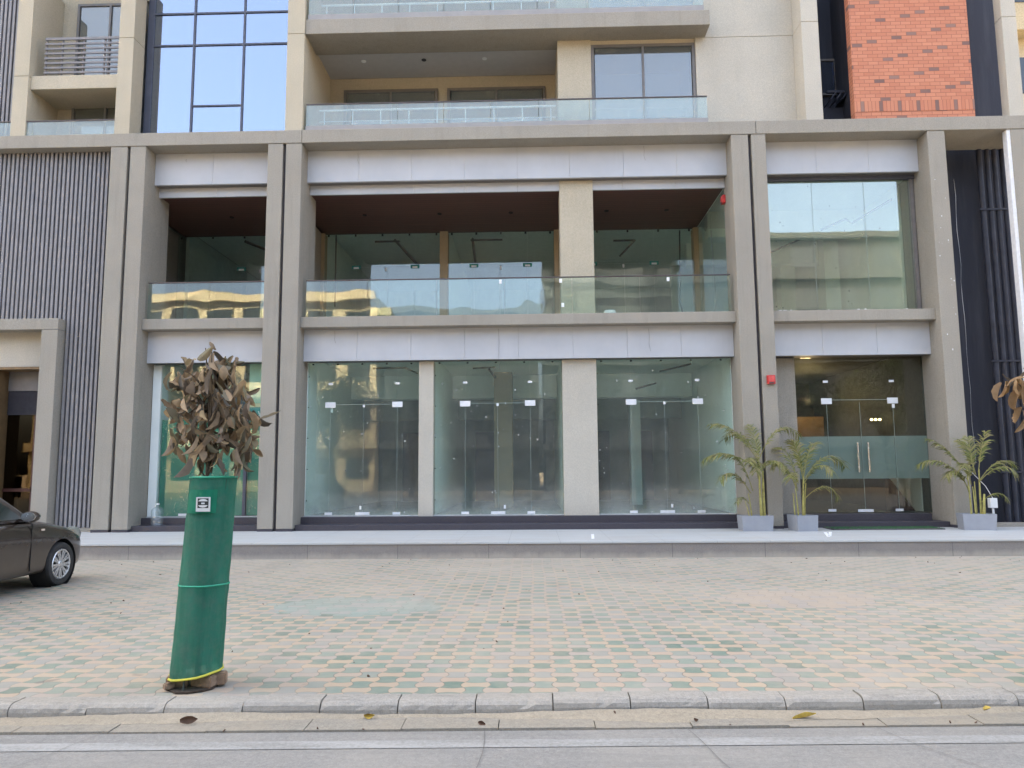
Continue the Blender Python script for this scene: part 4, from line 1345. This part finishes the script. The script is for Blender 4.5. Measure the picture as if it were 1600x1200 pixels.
def sapling(base, lean, label, seed, blobs, mat, nleaf):
    rnd = random.Random(seed)
    o = local('dried_sapling', base, label, 'sapling', 'dried saplings along the kerb')
    top = Vector((lean, 0, 2.45))
    pts = [Vector((0, 0, -0.05)).lerp(top, t) + Vector((0.025 * math.sin(5 * t), 0.02 * math.sin(7 * t + 1), 0)) for t in [k / 10 for k in range(11)]]
    MB().tube(pts, [0.022 * (1 - 0.75 * k / 10) for k in range(11)], 9).build('trunk', M['bark'], o, smooth=True)
    br = MB()
    lf = MB()
    tips = []
    for k in range(26):
        t = rnd.uniform(0.62, 0.98)
        p0 = Vector((0, 0, 0)).lerp(top, t)
        bl = rnd.choice(blobs)
        tgt = Vector((bl[0] + rnd.uniform(-1, 1) * bl[2], rnd.uniform(-1, 1) * bl[4], bl[1] + rnd.uniform(-0.6, 1) * bl[3]))
        mid = p0.lerp(tgt, 0.55) + Vector((0, 0, 0.05))
        br.tube([p0, mid, tgt], [0.010, 0.0075, 0.004], 5)
        tips += [(mid, tgt), (p0.lerp(mid, 0.5), mid)]
    br.build('branch', M['bark'], o)
    for k in range(nleaf):
        if k % 3 == 0:
            a, c = rnd.choice(tips)
            p = a.lerp(c, rnd.random())
        else:
            bl = rnd.choice(blobs)
            while True:
                q = Vector((rnd.uniform(-1, 1), rnd.uniform(-1, 1), rnd.uniform(-1, 1)))
                if q.length <= 1: break
            p = Vector((bl[0] + q.x * bl[2], q.y * bl[4], bl[1] + q.z * bl[3]))
        d = Vector((rnd.uniform(-1, 1) * 0.5, rnd.uniform(-1, 1) * 0.5, -1.0 + rnd.uniform(0, 0.5) + (0.9 if rnd.random() < 0.12 else 0)))
        dead_leaf(lf, p + Vector((0, 0, 0.05)), d, rnd.choice((0.075, 0.11, 0.14, 0.17, 0.20)) * rnd.uniform(0.85, 1.1), rnd.uniform(0.03, 0.068), rnd.uniform(-1.3, 1.3), rnd)
    lf.build('leaf_crown', mat, o, smooth=True)
    return o


g = G('green_shade_net')
v, x, y, z = g.xyz()
tc = g.n("ShaderNodeTexCoord")
weave = g.math('MULTIPLY', g.math('ADD', g.math('SINE', g.math('MULTIPLY', z, 900.0)), 1.0), 0.5)
wr = g.noise(g.scale(v, (3, 3, 0.8)), 3.0, 4)
col = g.mix(g.remap(wr, 0.3, 0.7), (0.016, 0.175, 0.115), (0.034, 0.27, 0.18))
col = g.mix(g.remap(g.noise(v, 14, 5, 0.7), 0.42, 0.75, 0, 0.6), col, (0.14, 0.23, 0.18))
pb = g.bsdf(col, 0.55, normal=g.bump(g.math('ADD', g.math('MULTIPLY', weave, 0.15), g.math('ADD', wr, g.math('MULTIPLY', g.noise(g.scale(v, (9, 9, 2.0)), 2.0, 4), 0.6))), 0.9, 0.035), spec=0.4)
tl = g.n("ShaderNodeBsdfTranslucent"); g.put(tl.inputs[0], (0.02, 0.30, 0.17))
tp = g.n("ShaderNodeBsdfTransparent"); g.put(tp.inputs[0], (0.35, 0.65, 0.5))
m1 = g.n("ShaderNodeMixShader"); m1.inputs[0].default_value = 0.22
g.t.links.new(pb, m1.inputs[1]); g.t.links.new(tl.outputs[0], m1.inputs[2])
m2 = g.n("ShaderNodeMixShader"); m2.inputs[0].default_value = 0.16
g.t.links.new(m1.outputs[0], m2.inputs[1]); g.t.links.new(tp.outputs[0], m2.inputs[2])
M['net'] = g.done(m2.outputs[0])
M['guard_green'] = simple('green_painted_sheet', (0.014, 0.29, 0.17), 0.45, var=0.15)
M['guard_steel'] = simple('dark_guard_steel', (0.05, 0.065, 0.055), 0.6)
M['yellow_cord'] = simple('yellow_cord', (0.50, 0.46, 0.06), 0.7, var=0.1)
M['plate'] = simple('pale_plate', (0.55, 0.57, 0.57), 0.5, var=0.05)
M['plate_black'] = simple('plate_black', (0.02, 0.025, 0.025), 0.5)
M['brick_bit'] = simple('broken_brick', (0.22, 0.15, 0.10), 0.9, var=0.3, scale=20)


def guard(base, label, lean, seed):
    """faceted wire tube wrapped in green shade net"""
    rnd = random.Random(seed)
    o = local('tree_guard', base, label, 'tree guard', 'green tree guards along the kerb')
    nseg = 20

    def rad(t):
        return 0.183 - 0.013 * t

    def ctr(z_):
        return lean * (z_ / 1.52)

    rows = []
    nz = 22
    for i in range(nz + 1):
        row = []
        for k in range(nseg):
            a = 2 * PI * k / nseg + 0.1
            zl = 0.105 + 0.012 * math.sin(a + 0.6) + 0.016 * math.cos(a)
            t = i / nz
            z_ = zl + (1.515 - zl) * t
            r = rad(t) * (1 + 0.035 * math.cos(6 * a + 0.5)) + rnd.uniform(-0.0025, 0.0025)
            if abs(z_ - 0.72) < 0.03: r += 0.004
            row.append((ctr(z_) + r * math.cos(a), r * math.sin(a), z_))
        rows.append(row)
    sl = MB().grid(rows, closed=True).build('net_sleeve', M['net'], o, smooth=True)
    # hems: green top ring, mid wire, yellow cord at the bottom
    def ringpts(z_fn, extra):
        out = []
        for k in range(nseg + 1):
            a = 2 * PI * k / nseg + 0.1
            z_ = z_fn(a)
            r = rad(max(0, z_ / 1.52)) * (1 + 0.035 * math.cos(6 * a + 0.5)) + extra
            out.append((ctr(z_) + r * math.cos(a), r * math.sin(a), z_))
        return out

    MB().tube(ringpts(lambda a: 1.515, 0.0), 0.008, 6).build('top_ring', M['guard_green'], o)
    MB().tube(ringpts(lambda a: 0.735, 0.002), 0.007, 6).build('middle_ring', M['guard_green'], o)
    MB().tube(ringpts(lambda a: 0.103 + 0.012 * math.sin(a + 0.6) + 0.016 * math.cos(a), 0.004), 0.0085, 6).build('yellow_cord', M['yellow_cord'], o)
    for k in range(6):
        a = PI / 3 * k + 0.45
        r = 0.164
        MB().tube([(r * math.cos(a), r * math.sin(a), -0.02), (ctr(1.5) + 0.158 * math.cos(a), 0.158 * math.sin(a), 1.50)], 0.006, 6).build('guard_post', M['guard_steel'], o)
    # plate: curved green panel with a small square emblem on it
    pr = []
    for zz in (1.255, 1.425):
        pr.append([(ctr(zz) + (rad(zz / 1.52) + 0.010) * math.cos(R_(a)), (rad(zz / 1.52) + 0.010) * math.sin(R_(a)), zz) for a in range(-128, -48, 8)])
    pn = MB()
    pn.grid(pr)
    bmesh.ops.solidify(pn.b, geom=list(pn.b.faces), thickness=0.003)
    pl_ = pn.build('name_panel', M['guard_green'], o)
    cx, cz, yy = ctr(1.33) + 0.02, 1.32, -(rad(0.87) + 0.014)
    MB().box(cx - 0.052, cx + 0.052, yy - 0.006, yy, cz - 0.052, cz + 0.052, 0.002).build('emblem_plate', M['plate'], pl_)
    e = MB()
    e.box(cx - 0.040, cx + 0.040, yy - 0.0075, yy - 0.0061, cz - 0.026, cz + 0.044)
    e.build('emblem_ground', M['plate_black'], pl_)
    e = MB()
    e.prism([(cx + 0.035 * math.cos(R_(a)), yy - 0.0076, cz + 0.019 + 0.020 * math.sin(R_(a))) for a in range(10, 171, 16)], (0, -0.0012, 0))
    e.prism([(cx + 0.035 * math.cos(R_(a)), yy - 0.0076, cz - 0.002 + 0.020 * math.sin(R_(a))) for a in range(190, 351, 16)], (0, -0.0012, 0))
    e.box(cx - 0.012, cx + 0.012, yy - 0.0088, yy - 0.0076, cz + 0.002, cz + 0.013)
    e.build('emblem', M['plate'], pl_)
    return o


GX, GY = -2.49, 5.66
guard((GX, GY, 0.0), 'green net tree guard leaning on the paving, small square emblem plate on top part', 0.085, 5)
blobs = [(0.035, 2.40, 0.053, 0.10, 0.05), (0.165, 2.32, 0.095, 0.08, 0.09), (-0.035, 2.24, 0.212, 0.10, 0.16), (-0.195, 2.22, 0.127, 0.10, 0.14), (0.205, 2.16, 0.127, 0.12, 0.14), (-0.155, 2.04, 0.212, 0.13, 0.2),
         (0.065, 2.05, 0.233, 0.14, 0.24), (0.265, 1.96, 0.159, 0.13, 0.2), (-0.175, 1.88, 0.191, 0.14, 0.2), (0.085, 1.86, 0.276, 0.13, 0.26), (0.325, 1.80, 0.138, 0.12, 0.16), (-0.035, 1.72, 0.191, 0.09, 0.2), (0.205, 1.70, 0.170, 0.09, 0.18), (0.075, 1.62, 0.212, 0.07, 0.18), (0.305, 1.68, 0.106, 0.08, 0.12)]
sapling((GX, GY, 0.0), 0.06, 'withered sapling with brown hanging leaves rising from the green guard on the left', 3, blobs, M['dead_leaf'], 320)
GX2 = 3.96
guard((GX2, 5.68, 0.0), 'green net tree guard just past the right edge of the picture', -0.02, 9)
blobs2 = [(-0.10, 2.16, 0.34, 0.13, 0.22), (-0.35, 2.12, 0.12, 0.07, 0.12), (-0.08, 1.88, 0.3, 0.12, 0.22), (0.15, 2.1, 0.25, 0.2, 0.2), (-0.22, 1.8, 0.1, 0.1, 0.12)]
sapling((GX2, 5.68, 0.0), -0.02, 'withered sapling of tan leaves cut by the right edge of the picture', 8, blobs2, M['tan_leaf'], 74)
# earth pit with broken bricks at the foot of the left guard
pit = local('tree_pit', (GX, GY, 0.0), 'small earth pit with broken bricks at the foot of the green guard', 'tree pit')
b = MB()
ringp = [(0.195 * math.cos(2 * PI * k / 14) * random.uniform(0.85, 1.05), 0.19 * math.sin(2 * PI * k / 14) * random.uniform(0.85, 1.05) - 0.02, 0.004) for k in range(14)]
b.prism(ringp, (0, 0, 0.012))
b.build('earth', M['soil'], pit)
for (xx, yy, rr, sx, sy, sz) in ((-0.10, -0.06, 0.3, 0.15, 0.08, 0.075), (0.09, -0.05, 1.3, 0.09, 0.17, 0.08), (0.17, 0.0, 0.2, 0.12, 0.09, 0.085), (-0.13, -0.13, 0.9, 0.07, 0.05, 0.045)):
    mm = Matrix.Translation((xx, yy, 0.016 + sz / 2)) @ Matrix.Rotation(rr, 4, 'Z')
    MB().xbox(mm, sx, sy, sz, 0.008).build('broken_brick', M['brick_bit'], pit)

# ------------------------------------------------------------------ leaf litter on the gutter
M['lit_brown'] = simple('brown_litter_leaf', (0.10, 0.055, 0.035), 0.8, var=0.3, scale=30)
M['lit_yellow'] = simple('yellow_litter_leaf', (0.45, 0.31, 0.06), 0.7, var=0.35, scale=25)
rl_ = random.Random(4)
for (px, py, zz, L, wd, mt, lab, ang, cu) in (
        (-2.27, 5.09, -0.085, 0.15, 0.08, 'lit_brown', 'dark curled leaf on the gutter below the green guard', 0.3, 1.2),
        (-1.11, 5.22, -0.085, 0.10, 0.05, 'lit_yellow', 'small yellow leaf lying close against the kerb, right of the guard', 0.1, 1.0),
        (-0.30, 5.08, -0.085, 0.07, 0.04, 'lit_brown', 'tiny dark leaf scrap on the gutter near the middle of the picture', 2.6, 1.6),
        (1.76, 5.21, -0.085, 0.21, 0.05, 'lit_yellow', 'long yellow brown leaf on the gutter at the right', 0.05, 0.5),
        (3.03, 5.35, -0.085, 0.10, 0.05, 'lit_yellow', 'yellow green leaf tucked against the kerb at the far right', 0.2, 1.0),
        (0.55, 5.26, -0.085, 0.06, 0.04, 'lit_brown', 'small brown leaf crumb at the kerb foot right of centre', 1.0, 1.2),
        (1.07, 5.14, -0.085, 0.05, 0.035, 'lit_brown', 'very small dark leaf bit left of the long yellow leaf', 2.0, 1.2)):
    b = MB()
    L *= 0.78
    wd *= 0.62
    dead_leaf(b, (0, 0, 0.012), Vector((math.cos(ang), math.sin(ang), 0.08)), L, wd, cu * 0.45, rl_)
    zmin = min(v_.co.z for v_ in b.b.verts)
    bmesh.ops.translate(b.b, verts=b.b.verts, vec=(-L / 2, 0, 0.002 - zmin))
    o = b.build('fallen_leaf', M[mt], None, smooth=True)
    o.location = (px, py, zz)
    tag(o, lab, 'fallen leaf', 'fallen leaves on the gutter')
# crumbs of soil and leaf scattered on the paving and gutter
b = MB()
rd = random.Random(12)
for k in range(170):
    xx = rd.uniform(-9, 11)
    yy = 13.6 - abs(rd.gauss(0, 1.2)) - 0.03 if k % 2 else rd.uniform(5.4, 13)
    zz = 0.0
    if k % 9 == 0:
        xx = rd.uniform(-4, 4); yy = ky(xx, rd.choice((5.285, 5.05))) + rd.uniform(-0.02, 0.02); zz = -0.085
    s_ = rd.uniform(0.004, 0.013)
    mm = Matrix.Translation((xx, yy, zz + s_ * 0.3)) @ Euler((rd.random(), rd.random(), rd.random() * 6)).to_matrix().to_4x4()
    b.xbox(mm, s_ * rd.uniform(1, 2.6), s_ * 1.2, s_ * 0.7)
tag(b.build('ground_crumbs', M['lit_brown']), 'scattered dark crumbs of soil and leaf on the paving', 'debris', kind='stuff')

# ------------------------------------------------------------------ the parked car
g = G('dark_brown_car_paint')
v, x, y, z = g.xyz()
fl = g.noise(v, 900, 2)
col = g.mix(fl, (0.026, 0.017, 0.012), (0.048, 0.032, 0.023))
dust_ = g.math('MULTIPLY', g.remap(g.noise(v, 3.5, 4, 0.6), 0.2, 0.8, 0.3, 1.0), g.remap(z, 0.75, 0.2, 0.06, 0.30))
col = g.mix(dust_, col, (0.22, 0.18, 0.14))
M['paint'] = g.done(g.bsdf(col, g.math('ADD', 0.22, g.math('MULTIPLY', dust_, 0.8)), 0.25, spec=0.5, **{'Coat Weight': 0.7, 'Coat Roughness': 0.06}))
M['car_glass'] = None
g = G('car_glass')
M['car_glass'] = g.done(g.bsdf((0.016, 0.028, 0.026), 0.05, spec=0.9, **{'Coat Weight': 0.6, 'Coat Roughness': 0.03}))
M['tyre'] = simple('tyre_rubber', (0.030, 0.029, 0.028), 0.8, var=0.25, scale=15)
M['alloy'] = simple('silver_wheel', (0.62, 0.62, 0.63), 0.3, 0.8, var=0.05)
M['black_trim'] = simple('black_trim', (0.012, 0.012, 0.012), 0.6)
M['lamp_glass'] = simple('headlamp', (0.55, 0.55, 0.50), 0.12, 0.3, var=0.15)
M['tail_red'] = simple('tail_lamp', (0.35, 0.02, 0.02), 0.2)
M['amber'] = simple('pale_indicator', (0.72, 0.60, 0.48), 0.35)

car = local('parked_car', (-7.47, 9.30, 0.0), 'dark brown sedan with silver wheel cover parked nose to the walk at the left edge', 'car')
ST = [  # y, half width, bottom, shoulder z, top z
    (2.13, 0.42, 0.30, 0.52, 0.555), (2.08, 0.60, 0.24, 0.575, 0.63), (1.95, 0.74, 0.20, 0.65, 0.715), (1.72, 0.815, 0.19, 0.735, 0.80), (1.45, 0.845, 0.19, 0.79, 0.86),
    (1.1, 0.855, 0.19, 0.855, 0.925), (0.8, 0.86, 0.19, 0.90, 0.97), (0.5, 0.86, 0.19, 0.915, 0.97), (0.0, 0.86, 0.19, 0.93, 0.965), (-0.6, 0.86, 0.19, 0.945, 0.975),
    (-1.2, 0.86, 0.20, 0.965, 0.99), (-1.6, 0.85, 0.22, 0.975, 1.02), (-1.95, 0.82, 0.25, 0.965, 1.03), (-2.2, 0.74, 0.30, 0.91, 1.0), (-2.3, 0.60, 0.36, 0.80, 0.90)]
rows = []
for (yy, w_, zb, zs, zt_) in ST:
    h = zs - zb
    half = [(0.0, zb), (w_ * 0.80, zb), (w_ * 0.955, zb + 0.04), (w_ * 0.985, zb + 0.16 * h), (w_ * 0.99, zb + 0.40 * h), (w_ * 1.0, zb + 0.62 * h), (w_ * 1.0, zb + 0.80 * h), (w_ * 0.965, zs - 0.02), (w_ * 0.90, zs + (zt_ - zs) * 0.30), (w_ * 0.6, zt_ - 0.012), (0.0, zt_)]
    full = half + [(-a, c) for a, c in half[-2:0:-1]]
    rows.append([(a, yy, c) for a, c in full])
b = MB().grid(rows, closed=True)
b.face(rows[0])
b.face(rows[-1][::-1])
bmesh.ops.recalc_face_normals(b.b, faces=b.b.faces)
tmp = b.build('tmp_body', M['paint'], None)
sub = tmp.modifiers.new('s', 'SUBSURF')
sub.levels = sub.render_levels = 2
cut = MB()
AX = (1.30, -1.30)
for ya in AX:
    for sx in (-1, 1):
        mm = Matrix.Translation((sx * 0.80, ya, 0.30)) @ Matrix.Rotation(PI / 2, 4, 'Y')
        cut.lathe([(0.0, -0.22), (0.345, -0.22), (0.345, 0.22), (0.0, 0.22)], 36, mm)
cutter = cut.build('tmp_cut', M['black_trim'], None)
bo = tmp.modifiers.new('b', 'BOOLEAN')
bo.object = cutter
bo.operation = 'DIFFERENCE'
bo.solver = 'EXACT'
dg = bpy.context.evaluated_depsgraph_get()
me = bpy.data.meshes.new_from_object(tmp.evaluated_get(dg))
bpy.data.objects.remove(tmp)
bpy.data.objects.remove(cutter)
me.name = 'body'
me.materials.clear()
me.materials.append(M['paint'])
me.shade_smooth()
me.set_sharp_from_angle(angle=R_(35))
body = bpy.data.objects.new('body', me)
COL.objects.link(body)
body.parent = car
# arch linings
for ya in AX:
    for sx in (-1, 1):
        mm = Matrix.Translation((sx * 0.70, ya, 0.30)) @ Matrix.Rotation(PI / 2, 4, 'Y')
        MB().lathe([(0.0, -0.09 * sx), (0.342, -0.09 * sx), (0.342, 0.145 * sx)], 32, mm).build('arch_lining', M['black_trim'], body, smooth=True)
# cabin
CAB = [(0.72, 0.955), (0.5, 1.11), (0.25, 1.285), (0.02, 1.40), (-0.25, 1.452), (-0.6, 1.468), (-0.95, 1.445), (-1.3, 1.345), (-1.6, 1.20), (-1.88, 1.03)]
sidex = lambda z_: 0.815 - 0.46 * max(0, z_ - 0.93)
rows = []
for (yy, zz) in CAB:
    xt = max(0.10, sidex(zz - 0.045) - 0.04)
    half = [(sidex(0.93), 0.93), (sidex((0.93 + zz) / 2), (0.93 + zz) / 2), (sidex(zz - 0.05), zz - 0.05), (xt, zz - 0.012), (xt * 0.55, zz + 0.006), (0.0, zz + 0.012)]
    rows.append([(a, yy, c) for a, c in half] + [(-a, yy, c) for a, c in half[-2::-1]])
b = MB().grid(rows)
cab = b.build('cabin', M['paint'], car, smooth=True)
def side_glass(poly, name, sgn):
    b = MB()
    pts = [Vector((sgn * (sidex(zz) + 0.004), yy, zz)) for yy, zz in poly]
    b.prism(pts, (sgn * 0.006, 0, 0.002))
    b.build(name, M['car_glass'], car)


for sgn in (-1, 1):
    side_glass([(0.50, 0.965), (0.28, 1.13), (0.06, 1.275), (-0.10, 1.335), (-0.32, 1.37), (-0.32, 0.965)], 'door_window', sgn)
    side_glass([(-0.40, 0.965), (-0.40, 1.375), (-0.75, 1.375), (-1.02, 1.33), (-1.28, 1.20), (-1.36, 1.02), (-1.34, 0.965)], 'door_window', sgn)
    for yy in (-0.28, -1.2):
        MB().xbox(Matrix.Translation((sgn * 0.868, yy, 0.80)), 0.03, 0.20, 0.03, 0.01).build('door_handle', M['paint'], car)
    for yy in (0.62, -0.36, -1.28):
        MB().box(sgn * 0.855 - 0.008, sgn * 0.855 + 0.008, yy - 0.004, yy + 0.004, 0.28, 0.90).build('door_seam', M['black_trim'], car)
    mr = MB()
    mr.lathe([(0.0, -0.06), (0.085, -0.055), (0.10, -0.02), (0.09, 0.03), (0.05, 0.07), (0.0, 0.08)], 18, Matrix.Translation((sgn * 0.985, 0.40, 1.0)) @ Matrix.Rotation(-PI / 2, 4, 'X') @ Matrix.Diagonal((1.15, 0.75, 1, 1)))
    mr.xbox(Matrix.Translation((sgn * 0.86, 0.42, 0.955)), 0.16, 0.05, 0.03, 0.01)
    mo = mr.build('wing_mirror', M['paint'], car, smooth=True)
    MB().lathe([(0.0, -0.068), (0.080, -0.067), (0.082, -0.058)], 18, Matrix.Translation((sgn * 0.985, 0.40, 1.0)) @ Matrix.Rotation(-PI / 2, 4, 'X') @ Matrix.Diagonal((1.15, 0.75, 1, 1))).build('mirror_glass', M['chrome'], mo)
    # headlamp wrapping the front corner, tail lamp, small side repeater
    hb = MB()
    hr = []
    for (hy, hx, za, zb) in ((1.40, 0.818, 0.775, 0.79), (1.55, 0.812, 0.725, 0.80), (1.72, 0.782, 0.665, 0.775), (1.88, 0.735, 0.615, 0.73), (1.98, 0.66, 0.585, 0.685), (2.06, 0.55, 0.57, 0.64)):
        ox = 0.012
        hr.append([(sgn * (hx + ox), hy + 0.004, za), (sgn * (hx + ox + 0.012), hy + 0.008, (za + zb) / 2), (sgn * (hx + ox - 0.012), hy + 0.006, zb)])
    hb.grid(hr)
    bmesh.ops.solidify(hb.b, geom=list(hb.b.faces), thickness=0.02)
    hb.build('headlight', M['lamp_glass'], car, smooth=True)
    MB().xbox(Matrix.Translation((sgn * 0.70, -2.16, 0.83)) @ Matrix.Rotation(sgn * R_(32), 4, 'Z'), 0.30, 0.09, 0.17, 0.03).build('tail_light', M['tail_red'], car)
    MB().xbox(Matrix.Translation((sgn * 0.862, 0.84, 0.80)), 0.012, 0.075, 0.026, 0.005).build('side_repeater', M['amber'], car)
b = MB()
b.prism([(-0.66, 0.70, 0.985), (0.66, 0.70, 0.985), (0.545, 0.10, 1.38), (-0.545, 0.10, 1.38)], (0, 0.012, 0.010))
b.build('windscreen', M['car_glass'], car)
b = MB()
b.prism([(-0.62, -1.80, 1.09), (0.62, -1.80, 1.09), (0.54, -1.30, 1.36), (-0.54, -1.30, 1.36)], (0, -0.010, 0.014))
b.build('rear_window', M['car_glass'], car)
MB().xbox(Matrix.Translation((0, 2.125, 0.46)), 0.62, 0.03, 0.10, 0.01).build('grille', M['black_trim'], car)
for xx, yy in ((0, 2.15), (0, -2.32)):
    MB().xbox(Matrix.Translation((xx, yy, 0.50 if yy > 0 else 0.62)), 0.5, 0.015, 0.11, 0.004).build('number_plate', M['white_paint'], car)
RW = 0.298


def wheel(sgn, ya):
    mm = Matrix.Translation((sgn * 0.765, ya, RW)) @ Matrix.Rotation(sgn * PI / 2, 4, 'Y')
    pr = [(0.205, -0.09), (0.255, -0.098), (0.282, -0.088), (0.296, -0.06), (0.298, -0.02), (0.298, 0.02), (0.296, 0.06), (0.282, 0.088), (0.255, 0.098), (0.212, 0.09), (0.205, 0.07)]
    w_ = MB().lathe([(0.0, -0.05), (0.20, -0.05), (0.20, 0.045), (0.0, 0.045)], 32, mm).build('wheel', M['black_trim'], car)
    MB().lathe(pr, 44, mm, close=True).build('tyre', M['tyre'], w_, smooth=True)
    r_ = MB()
    r_.lathe([(0.208, 0.06), (0.206, 0.085), (0.198, 0.092), (0.182, 0.086), (0.178, 0.06)], 44, mm)
    r_.lathe([(0.0, 0.092), (0.035, 0.09), (0.055, 0.078), (0.06, 0.05)], 24, mm)
    for k in range(9):
        for off in (-0.13, 0.13):
            a = 2 * PI * k / 9 + off
            a0 = 2 * PI * k / 9 + off * 0.9
            p0 = Vector((0.05 * math.cos(a0), 0.05 * math.sin(a0), 0.078))
            p1 = Vector((0.187 * math.cos(a), 0.187 * math.sin(a), 0.082))
            dv = (p1 - p0).normalized()
            sv = Vector((0, 0, 1)).cross(dv) * 0.0115
            dn = Vector((0, 0, -0.022))
            q = [p0 - sv, p0 + sv, p1 + sv * 1.25, p1 - sv * 1.25]
            r_.prism([mm @ t_ for t_ in q], (mm.to_3x3() @ dn))
    r_.build('wheel_cover', M['alloy'], w_, smooth=True)


for sgn in (-1, 1):
    for ya in AX: wheel(sgn, ya)

# ------------------------------------------------------------------ beyond: the neighbour and the far side of the road (seen in the glass)
M['far_cream'] = plaster('far_cream_render', (0.60, 0.50, 0.33), 20, streak=0.08)
M['far_grey'] = plaster('far_grey_render', (0.075, 0.08, 0.085), 20, streak=0.1)
M['far_slate'] = plaster('far_slate_render', (0.07, 0.075, 0.078), 20, streak=0.1)
M['far_win'] = simple('far_window', (0.035, 0.04, 0.045), 0.15, spec=0.7)


def block(name, label, x0, x1, yf, depth, h, floors, mat, bays, face=1, band=0.35, win=(1.6, 1.5)):
    """plain block with ledges and window openings on its street face (face=+1 looks to +Y, -1 to -Y)"""
    yb = yf - face * depth
    o = empty(name, ((x0 + x1) / 2, yf, 0), label, 'building')
    MB().box(x0, x1, min(yf, yb), max(yf, yb), -0.1, h).build('wall', mat, o)
    fh = h / floors
    for k in range(floors + 1):
        zz = min(k * fh, h) if k else 0
        if k == 0: continue
        MB().box(x0 - 0.2, x1 + 0.2, min(yf, yf + face * 0.6) , max(yf, yf + face * 0.6) , zz - band, zz + 0.12).build('ledge', mat, o)
    bw = (x1 - x0) / bays
    w0 = None
    for k in range(floors):
        for j in range(bays):
            xc = x0 + bw * (j + 0.5)
            zc = k * fh + fh * 0.45
            if w0 is None:
                w0 = MB().box(xc - win[0] / 2, xc + win[0] / 2, min(yf - face * 0.1, yf + face * 0.03), max(yf - face * 0.1, yf + face * 0.03), zc - win[1] / 2, zc + win[1] / 2).build('window', M['far_win'], o)
                ref = (xc, zc)
            else:
                w1 = w0.copy()
                COL.objects.link(w1)
                w1.parent = o
                w1.location = (xc - ref[0], 0, zc - ref[1])
    return o


block('far_building', 'long sunlit cream building across the road mirrored in the balcony glass', -42, -13, -28, 14, 16.2, 4, M['far_cream'], 10, win=(1.9, 1.8), band=0.6)
block('far_building', 'low dark slate building across the road mirrored between its two neighbours', -12.6, 0.5, -29, 12, 15.0, 4, M['far_slate'], 4, win=(2.0, 1.8))
block('far_building', 'tall grey building across the road mirrored in the upper right window', 1.0, 44, -28, 16, 20.8, 6, M['far_grey'], 13, win=(1.8, 1.7))
nb = block('neighbour_building', 'sunlit cream block with ledges glimpsed past the right end of the brick tower', 15.6, 32, 25, 14, 30, 9, M['far_cream'], 5, face=-1, win=(1.4, 1.3), band=0.5)

M['leaf_green'] = leaf_mat('broad_leaf', [(0.03, 0.05, 0.016), (0.05, 0.08, 0.025), (0.075, 0.10, 0.035)], 0.6, 0.25)


def tree(loc, h, cr, seed, label):
    rnd = random.Random(seed)
    o = local('street_tree', loc, label, 'tree', 'trees across the road')
    pts = [(0.12 * math.sin(k), 0.1 * math.cos(k * 1.3), h * 0.55 * k / 6) for k in range(7)]
    b = MB().tube(pts, [0.2 - 0.018 * k for k in range(7)], 9)
    cl = []
    for k in range(12):
        a = rnd.uniform(0, 6.28)
        e = rnd.uniform(-0.2, 1.0)
        c = Vector((cr * 0.72 * math.cos(a) * rnd.random() ** 0.5, cr * 0.72 * math.sin(a) * rnd.random() ** 0.5, h * 0.60 + e * h * 0.30))
        cl.append((c, rnd.uniform(0.35, 0.55) * cr))
        b.tube([pts[4], (Vector(pts[5]) + c) / 2, c], [0.09, 0.06, 0.02], 6)
    b.build('trunk', M['bark'], o, smooth=True)
    f = MB()
    for k in range(5200):
        c, r = rnd.choice(cl)
        q = Vector((rnd.gauss(0, 1), rnd.gauss(0, 1), rnd.gauss(0, 0.8))).normalized() * r * rnd.random() ** 0.35
        p = c + q
        d = Vector((rnd.uniform(-1, 1), rnd.uniform(-1, 1), rnd.uniform(-1, 0.4))).normalized()
        s_ = d.cross(Vector((rnd.uniform(-1, 1), rnd.uniform(-1, 1), rnd.uniform(-1, 1)))).normalized()
        L = rnd.uniform(0.12, 0.26)
        f.face([p, p + d * L * 0.5 + s_ * L * 0.3, p + d * L, p + d * L * 0.5 - s_ * L * 0.3])
    f.build('crown', M['leaf_green'], o)


for i_, (tx, ty, th, tr, lab) in enumerate((
        (-21.5, -15.0, 8.6, 3.0, 'tree mirrored at the left end of the green shop glass'),
        (-13.0, -14.5, 7.8, 2.8, 'spreading green tree mirrored in the first clear shop window from the left'),
        (-8.0, -15.5, 8.6, 2.9, 'tall tree mirrored beside the slim pale shop pillar'),
        (-2.4, -15.0, 8.2, 2.9, 'tree mirrored in the middle shop window'),
        (3.4, -14.5, 8.8, 3.0, 'tree mirrored in the wide pale shop pillar gap'),
        (9.4, -15.5, 8.4, 3.0, 'tree mirrored in the shop window left of the double column'),
        (16.5, -14.5, 8.8, 3.3, 'broad tree mirrored in the left half of the lobby entrance'),
        (23.0, -15.5, 8.4, 3.1, 'broad tree mirrored in the right half of the lobby entrance'))):
    tree((tx, ty, -0.1), th, tr, i_ + 1, lab)
bpy.context.view_layer.update()
